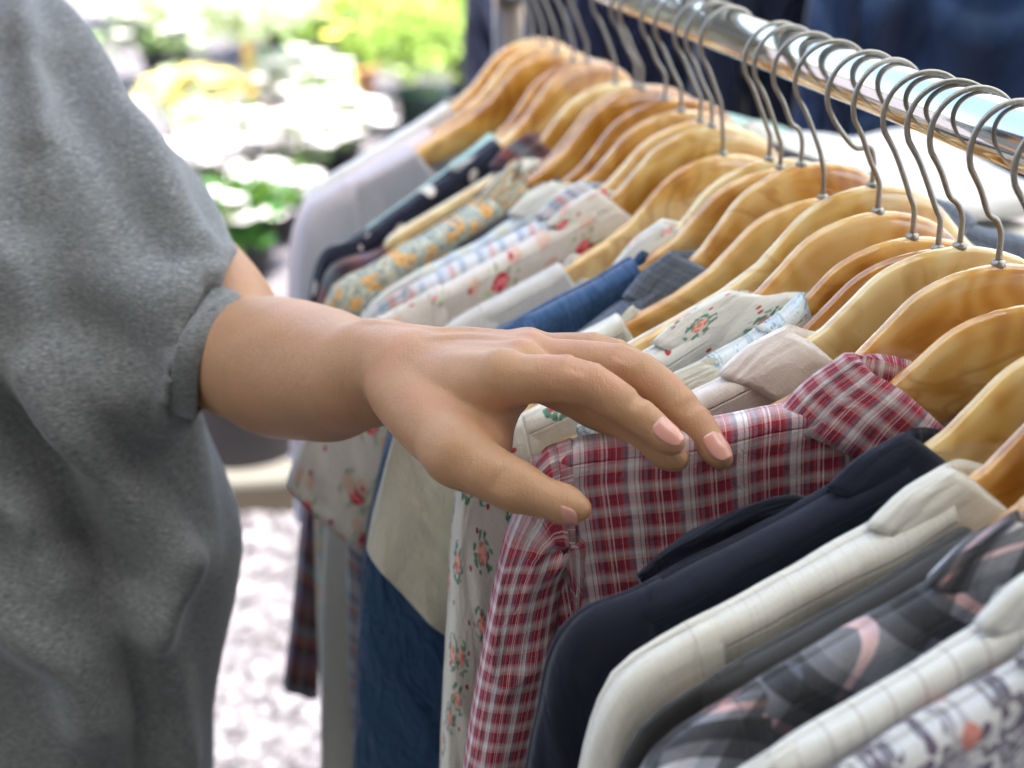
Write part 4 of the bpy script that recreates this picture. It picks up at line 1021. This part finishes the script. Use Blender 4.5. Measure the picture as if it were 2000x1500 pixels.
# the rest of the body at a coarser pitch
hb = .009
bc = at(-140, 1100, 1.08)                       # centre of the torso
bx, by_ = float(bc[0]), float(bc[1])
zsh = float(sh[2])                               # shoulder height
fb = Field([bx - .42, by_ - .30, GZ + .0], [bx + .42, by_ + .28, zsh + .42], hb)
shL = np.array([sh[0], sh[1], sh[2] - .035]); shR = np.array([2 * bx - sh[0], sh[1] + .05, sh[2] - .035])
def B(x, y, z): return np.array([bx + x, by_ + y, z])
fb.ell(B(0, 0, zsh - .17), (.155, .105, .20), .05); fb.ell(B(0, .01, zsh - .42), (.145, .10, .17), .05); fb.ell(B(0, .02, zsh - .58), (.165, .12, .12), .05)
fb.cone(shL, shR, .052, .052, .04); fb.cone(B(0, .015, zsh - .03), B(0, .0, zsh + .09), .050, .046, .03)
fb.ell(B(0, -.02, zsh + .20), (.075, .092, .115), .03)
fb.ell(B(0, -.115, zsh + .185), (.013, .02, .022), .012)      # nose
fb.ell(B(.077, -.005, zsh + .19), (.012, .018, .03), .006); fb.ell(B(-.077, -.005, zsh + .19), (.012, .018, .03), .006)
fb.ell(B(0, -.108, zsh + .140), (.024, .010, .007), .008)      # mouth
for sx in (-1, 1): fb.ell(B(sx * .030, -.112, zsh + .215), (.014, .010, .008), .006, sub=True)
fb.chain([shL, P(370, 540, .955)], [.050, .036], .03)
fb.chain([shR, shR + np.array([-.07, 0, -.27]), shR + np.array([-.06, -.06, -.50]), shR + np.array([-.05, -.08, -.57])], [.052, .042, .026, .024], .03)
fb.chain([shR + np.array([-.05, -.08, -.57]), shR + np.array([-.045, -.095, -.66])], [.03, .026], .02, flat=(1, 0, 0), fs=1.6)
for k in range(4): fb.chain([shR + np.array([-.045, -.13 + .022 * k, -.64]), shR + np.array([-.04, -.135 + .022 * k, -.70 - .008 * (k in (1, 2))]), shR + np.array([-.03, -.13 + .022 * k, -.735])], [.0105, .0095, .009], .004)
fb.chain([shR + np.array([-.05, -.12, -.60]), shR + np.array([-.035, -.155, -.65])], [.014, .011], .008)
for sx in (-1, 1):
    hp = B(sx * .085, .02, zsh - .66); kn = B(sx * .095, 0, GZ + .48); an = B(sx * .10, .03, GZ + .09)
    fb.chain([hp, kn, an], [.09, .058, .038], .03); fb.cone(B(sx * .10, .05, GZ + .045), B(sx * .115, -.13, GZ + .035), .04, .033, .02)
V2, F2_ = fb.mesh(); V2 = relax(V2, F2_, 2)
AV = np.concatenate([ARM_V, V2]) - PO; AF = np.concatenate([ARM_F, F2_ + len(ARM_V)])
body = arr_mesh('body', AV, AF, M['skin'], person)

# eyes and brows
for sx in (-1, 1):
    v, f = lathe([(0, -.0115), (.006, -.0098), (.0100, -.0058), (.0115, 0), (.0100, .0058), (.006, .0098), (0, .0115)], 20, tuple(B(sx * .030, -.0925, zsh + .213) - PO))
    ey = mesh_obj('eye', v, f, simple('eye white', (.75, .73, .70), .2), body)
    v, f = lathe([(0, 0), (.005, .0)], 16); v = [B(sx * .030, -.1046, zsh + .213) - PO + np.array([q[0], 0, q[1]]) for q in v]
    mesh_obj('iris', v, f, simple('brown iris', (.05, .025, .012), .15), ey)
    v, f = tube(catmull([B(sx * .014, -.110, zsh + .234) - PO, B(sx * .030, -.113, zsh + .240) - PO, B(sx * .046, -.104, zsh + .235) - PO], 10), .0022, 8)
    mesh_obj('eyebrow', v, f, simple('brow hair', (.015, .012, .01), .8), body)
# nails
def nail_mat():
    N = NT('nail', .18, .6); N.p.inputs['Coat Weight'].default_value = .6; N.p.inputs['Coat Roughness'].default_value = .06
    return N.done(N.mix(N.noise(N.obj(), 120, 2), (.58, .25, .20), (.68, .34, .27)))
M['nail'] = nail_mat()
def nail(tip, prev, upv, r, ln=.0125, wd=.0052, r1=.009):
    d = tip - prev; seg_l = np.linalg.norm(d); d /= np.linalg.norm(d); u = upv - d * (upv @ d); u /= np.linalg.norm(u); s_ = np.cross(d, u)
    V, n, m = [], 13, 11; base = tip - d * .008
    for i in range(n):
        a = i / (n - 1); l = (a - .25) * ln
        wv = wd * (1 - abs(2 * a - 1.0) ** 4 * .45) * (1 if a < .7 else 1 - ((a - .7) / .3) ** 2 * .35)
        for j in range(m):
            b = (j / (m - 1)) * 2 - 1
            ang = b * wv / r * 1.0
            dist_ = max(0.0, -(-.008 + l)); rr = r + (r1 - r) * min(1, dist_ / seg_l) + .0005 - max(0, a - .6) * .0030
            V.append(base + d * l + s_ * math.sin(ang) * rr + u * math.cos(ang) * rr - PO)
    o = mesh_obj('nail', V, grid_faces(n, m), M['nail'], body)
    return solid(o, .0005, 1)
camd = -FW
for k in 'imrp':
    pts, rr = FG[k]
    uvv = pn * .75 + camd * (.75 if k != 'm' else .2) + np.array([.25, 0, 0])
    if k != 'm': nail(pts[3], pts[2], uvv, rr[3] * 1.10, .0150, .0058, rr[2])
    else: nail(pts[3], pts[2], uvv, rr[3] * 1.10, .013, .0055, rr[2])
nail(TH[3], TH[2], np.array([.25, -.2, -.5]) + camd * .5, .0076, .0140, .0064, .0108)

# t-shirt
def heather():
    N = NT('heather grey jersey', .95, .15); tc = N.obj()
    N.p.inputs['Sheen Weight'].default_value = .35
    st = N.noise(N.mapping(tc, (300, 300, 1700)), 1, 3, .7); st2 = N.noise(N.mapping(tc, (170, 170, 900), rot=(0, .12, 0)), 1, 3, .7)
    f_ = N.math('ADD', N.math('MULTIPLY', st, .6), N.math('MULTIPLY', st2, .4))
    col = N.ramp(f_, [(.36, (.082, .086, .090)), (.46, (.140, .146, .150)), (.54, (.195, .202, .205)), (.64, (.31, .318, .322))])
    b1 = N.bump(st, .16, .0006); b2 = N.bump(N.noise(tc, 9, 2, .5), .06, .008, b1)
    return N.done(col, b2)
M['heather'] = heather()
hs_ = .0042
fs_ = Field([bx - .33, by_ - .27, zsh - .80], [bx + .42, by_ + .25, zsh + .10], hs_)
fs_.ell(B(0, -.01, zsh - .20), (.195, .150, .26), .06); fs_.ell(B(0, -.02, zsh - .45), (.196, .160, .26), .06)
fs_.cone(B(0, -.01, zsh - .40), B(0, -.0, zsh - .85), .190, .20, .05, flat=(0, 1, 0), fs=1.25)
fs_.cone(shL + up * .01, shR + up * .01, .066, .066, .05)
fs_.cone(P(215, 780, .975), P(232, 1060, 1.0), .050, .070, .06); fs_.cone(P(232, 1060, 1.0), P(200, 1500, 1.02), .070, .07, .06)
so = P(424, 696, .903)                           # centre of the sleeve opening
sdir = so - (shL + up * .0); sdir /= np.linalg.norm(sdir)
cut = P(450, 560, .9) - P(368, 775, .9); cn = np.cross(cut, FW); cn /= np.linalg.norm(cn)
if cn[0] < 0: cn = -cn
cn = cn + np.array([0, .06, 0]); cn /= np.linalg.norm(cn)
# sleeve, cut square by the hem plane before it joins the body
fsl = Field(fs_.lo, fs_.lo, hs_); fsl.ax = fs_.ax; fsl.n = fs_.n; fsl.D = np.full(fs_.D.shape, 1.0, np.float32)
fsl.chain([shL + up * .01, shL * .45 + so * .55 + up * .004, so + sdir * .05], [.073, .063, .0445], .03)
fsl.cone(shL * .5 + so * .5 + np.array([-.03, -.01, -.05]), so + np.array([-.085, .01, -.03]), .07, .034, .05)
X, Y, Z = np.meshgrid(*fsl.ax, indexing='ij', sparse=True)
pd = ((X - so[0]) * cn[0] + (Y - so[1]) * cn[1] + (Z - so[2]) * cn[2]).astype(np.float32)
sld = np.maximum(fsl.D, pd + .013)
k_ = .035; A_ = fs_.D; hh = np.maximum(k_ - np.abs(A_ - sld), 0) / k_
fs_.D = np.minimum(A_, sld) - hh * hh * k_ * .25
V, F = fs_.mesh(); V = relax(V, F, 3)
# folds: ridges (+) and valleys (-) along polylines drawn on the cloth
def seg_dist(V, A, Bb):
    ba = Bb - A; t = np.clip(((V - A) @ ba) / (ba @ ba), 0, 1); return np.linalg.norm(V - A - t[:, None] * ba, axis=1), t
zc = V @ FW
pxv = 1000 + FPX * (V @ RT) / zc; pyv = 750 - FPX * (V @ UP) / zc
me_t = bpy.data.meshes.new('tmp'); me_t.from_pydata([tuple(v) for v in V], [], [tuple(map(int, f)) for f in F]); me_t.update()
Nn = np.empty(len(V) * 3, np.float32); me_t.vertices.foreach_get('normal', Nn); Nn = Nn.reshape(-1, 3); bpy.data.meshes.remove(me_t)
def surf_pt(x, y):
    m = (Nn @ -FW) > .0; d2 = (pxv - x) ** 2 + (pyv - y) ** 2 + np.where(m, 0, 1e9); i = np.argmin(d2); return V[i]
folds = [([(30, 0), (55, 110), (72, 200), (75, 260)], .006, .010), ([(100, 20), (190, 140), (265, 260), (330, 400), (380, 470)], .007, .014), ([(120, 130), (180, 260), (240, 380), (320, 480)], -.005, .016),
         ([(10, 100), (20, 260), (30, 420)], -.006, .02), ([(55, 740), (140, 850), (230, 960), (335, 1090)], .012, .018), ([(10, 800), (90, 900), (160, 1020), (255, 1130)], -.012, .016),
         ([(335, 1090), (335, 1130), (290, 1240)], .010, .012), ([(130, 1060), (200, 1170), (260, 1270), (290, 1400), (300, 1540)], -.016, .015), ([(250, 1190), (310, 1330), (340, 1500)], .010, .02),
         ([(-40, 1150), (60, 1230), (150, 1290), (180, 1400)], .014, .02), ([(-40, 960), (60, 1010), (140, 1130)], .010, .018), ([(365, 790), (385, 720), (400, 640), (425, 570)], -.008, .008),
         ([(150, 620), (250, 660), (350, 740)], -.004, .02), ([(200, 560), (300, 590), (400, 560)], .004, .02), ([(380, 830), (395, 950), (400, 1080)], .004, .015), ([(20, 520), (90, 640), (200, 760), (350, 810)], .006, .018)]
disp = np.zeros(len(V))
for pts, amp, sg in folds:
    Q = [surf_pt(*q) for q in pts]
    best = np.full(len(V), 9.)
    for a, b in zip(Q[:-1], Q[1:]):
        if np.linalg.norm(a - b) > 1e-4: best = np.minimum(best, seg_dist(V, a, b)[0])
    disp += 1.8 * amp * np.exp(-(best / sg) ** 2)
disp += .0008 * np.array([mn.noise(Vector((v[0] * 9, v[1] * 9, v[2] * 5))) for v in V])
V = V + Nn * disp[:, None]
# open the sleeve, the hem and the neck
pdv = (V - so) @ cn; near = np.linalg.norm(V - so, axis=1) < .060
dele = (V[:, 2] < zsh - .785)
neckc = B(0, -.01, zsh + .03); dele |= (np.linalg.norm((V - neckc) * np.array([1, 1, .6]), axis=1) < .085)
keep = ~dele[F].any(1); F = F[keep]
used = np.unique(F); mp = np.full(len(V), -1); mp[used] = np.arange(len(used)); V = V[used]; F = mp[F]
shirt = arr_mesh('t_shirt', V - PO, F, M['heather'], person); solid(shirt, .0016, -1)
# sleeve cuff: an open band of the same jersey round the arm, with a turned hem
ax1 = P(450, 560, .9) - P(368, 775, .9); ax1 = ax1 - cn * (ax1 @ cn); ax1 /= np.linalg.norm(ax1); ax2 = np.cross(cn, ax1)
cv, cu_ = [], []
rows = [(-.030, .75), (-.0165, .97), (-.0158, 1.03), (-.0150, 1.045), (-.0143, 1.043), (-.0136, 1.055), (-.006, 1.05), (0, 1.045), (.0012, 1.02), (.0004, 1.0), (-.008, .985), (-.016, .97)]
nc = 72
for i in range(nc):
    a_ = 2 * math.pi * i / nc; rr_ = 1 + .03 * math.sin(2 * a_ + .6) + .015 * math.sin(5 * a_)
    for (o_, k_2) in rows:
        cv.append(so + cn * (o_ + .002 * math.sin(3 * a_)) + (ax1 * math.cos(a_) * .0405 + ax2 * math.sin(a_) * .046) * rr_ * k_2 - PO)
cuff = mesh_obj('sleeve_cuff', cv, grid_faces(nc, len(rows), closed_u=True), M['heather'], shirt)
nv_, nb_ = [], B(0, -.012, zsh + .012)
for i in range(80):
    a_ = 2 * math.pi * i / 80; ex_, ey_ = math.cos(a_) * .086, math.sin(a_) * .086
    zz_ = .022 + .020 * math.cos(2 * a_) + .012 * math.sin(a_)
    for (rk, dz_) in ((1.05, -.016), (1.035, -.004), (1.0, .004), (.95, .006), (.93, .002), (.95, -.010)):
        nv_.append(nb_ + np.array([ex_ * rk, ey_ * rk, zz_ + dz_ - .03]) - PO)
mesh_obj('neckband', nv_, grid_faces(80, 6, closed_u=True), M['heather'], shirt)
# trousers and hair
ft = Field([bx - .30, by_ - .20, GZ + .06], [bx + .30, by_ + .24, zsh - .50], .011)
ft.ell(B(0, .02, zsh - .60), (.178, .135, .12), .04)
for sx in (-1, 1): ft.chain([B(sx * .085, .02, zsh - .66), B(sx * .095, 0, GZ + .48), B(sx * .10, .03, GZ + .10)], [.105, .078, .062], .03)
V, F = ft.mesh(); arr_mesh('trousers', relax(V, F, 2) - PO, F, simple('dark blue denim', (.02, .03, .06), .9, bumpsc=300), person)
fh = Field([bx - .14, by_ - .16, zsh + .02], [bx + .14, by_ + .14, zsh + .38], .006)
fh.ell(B(0, .005, zsh + .225), (.088, .098, .115), .02); fh.chain([B(0, .05, zsh + .2), B(0, .065, zsh + .07)], [.075, .06], .03)
fh.ell(B(0, -.13, zsh + .165), (.062, .09, .085), .02, sub=True)
V, F = fh.mesh(); arr_mesh('hair', relax(V, F, 2) - PO, F, simple('black hair', (.012, .010, .009), .4, bumpsc=200, bs=.6), person)
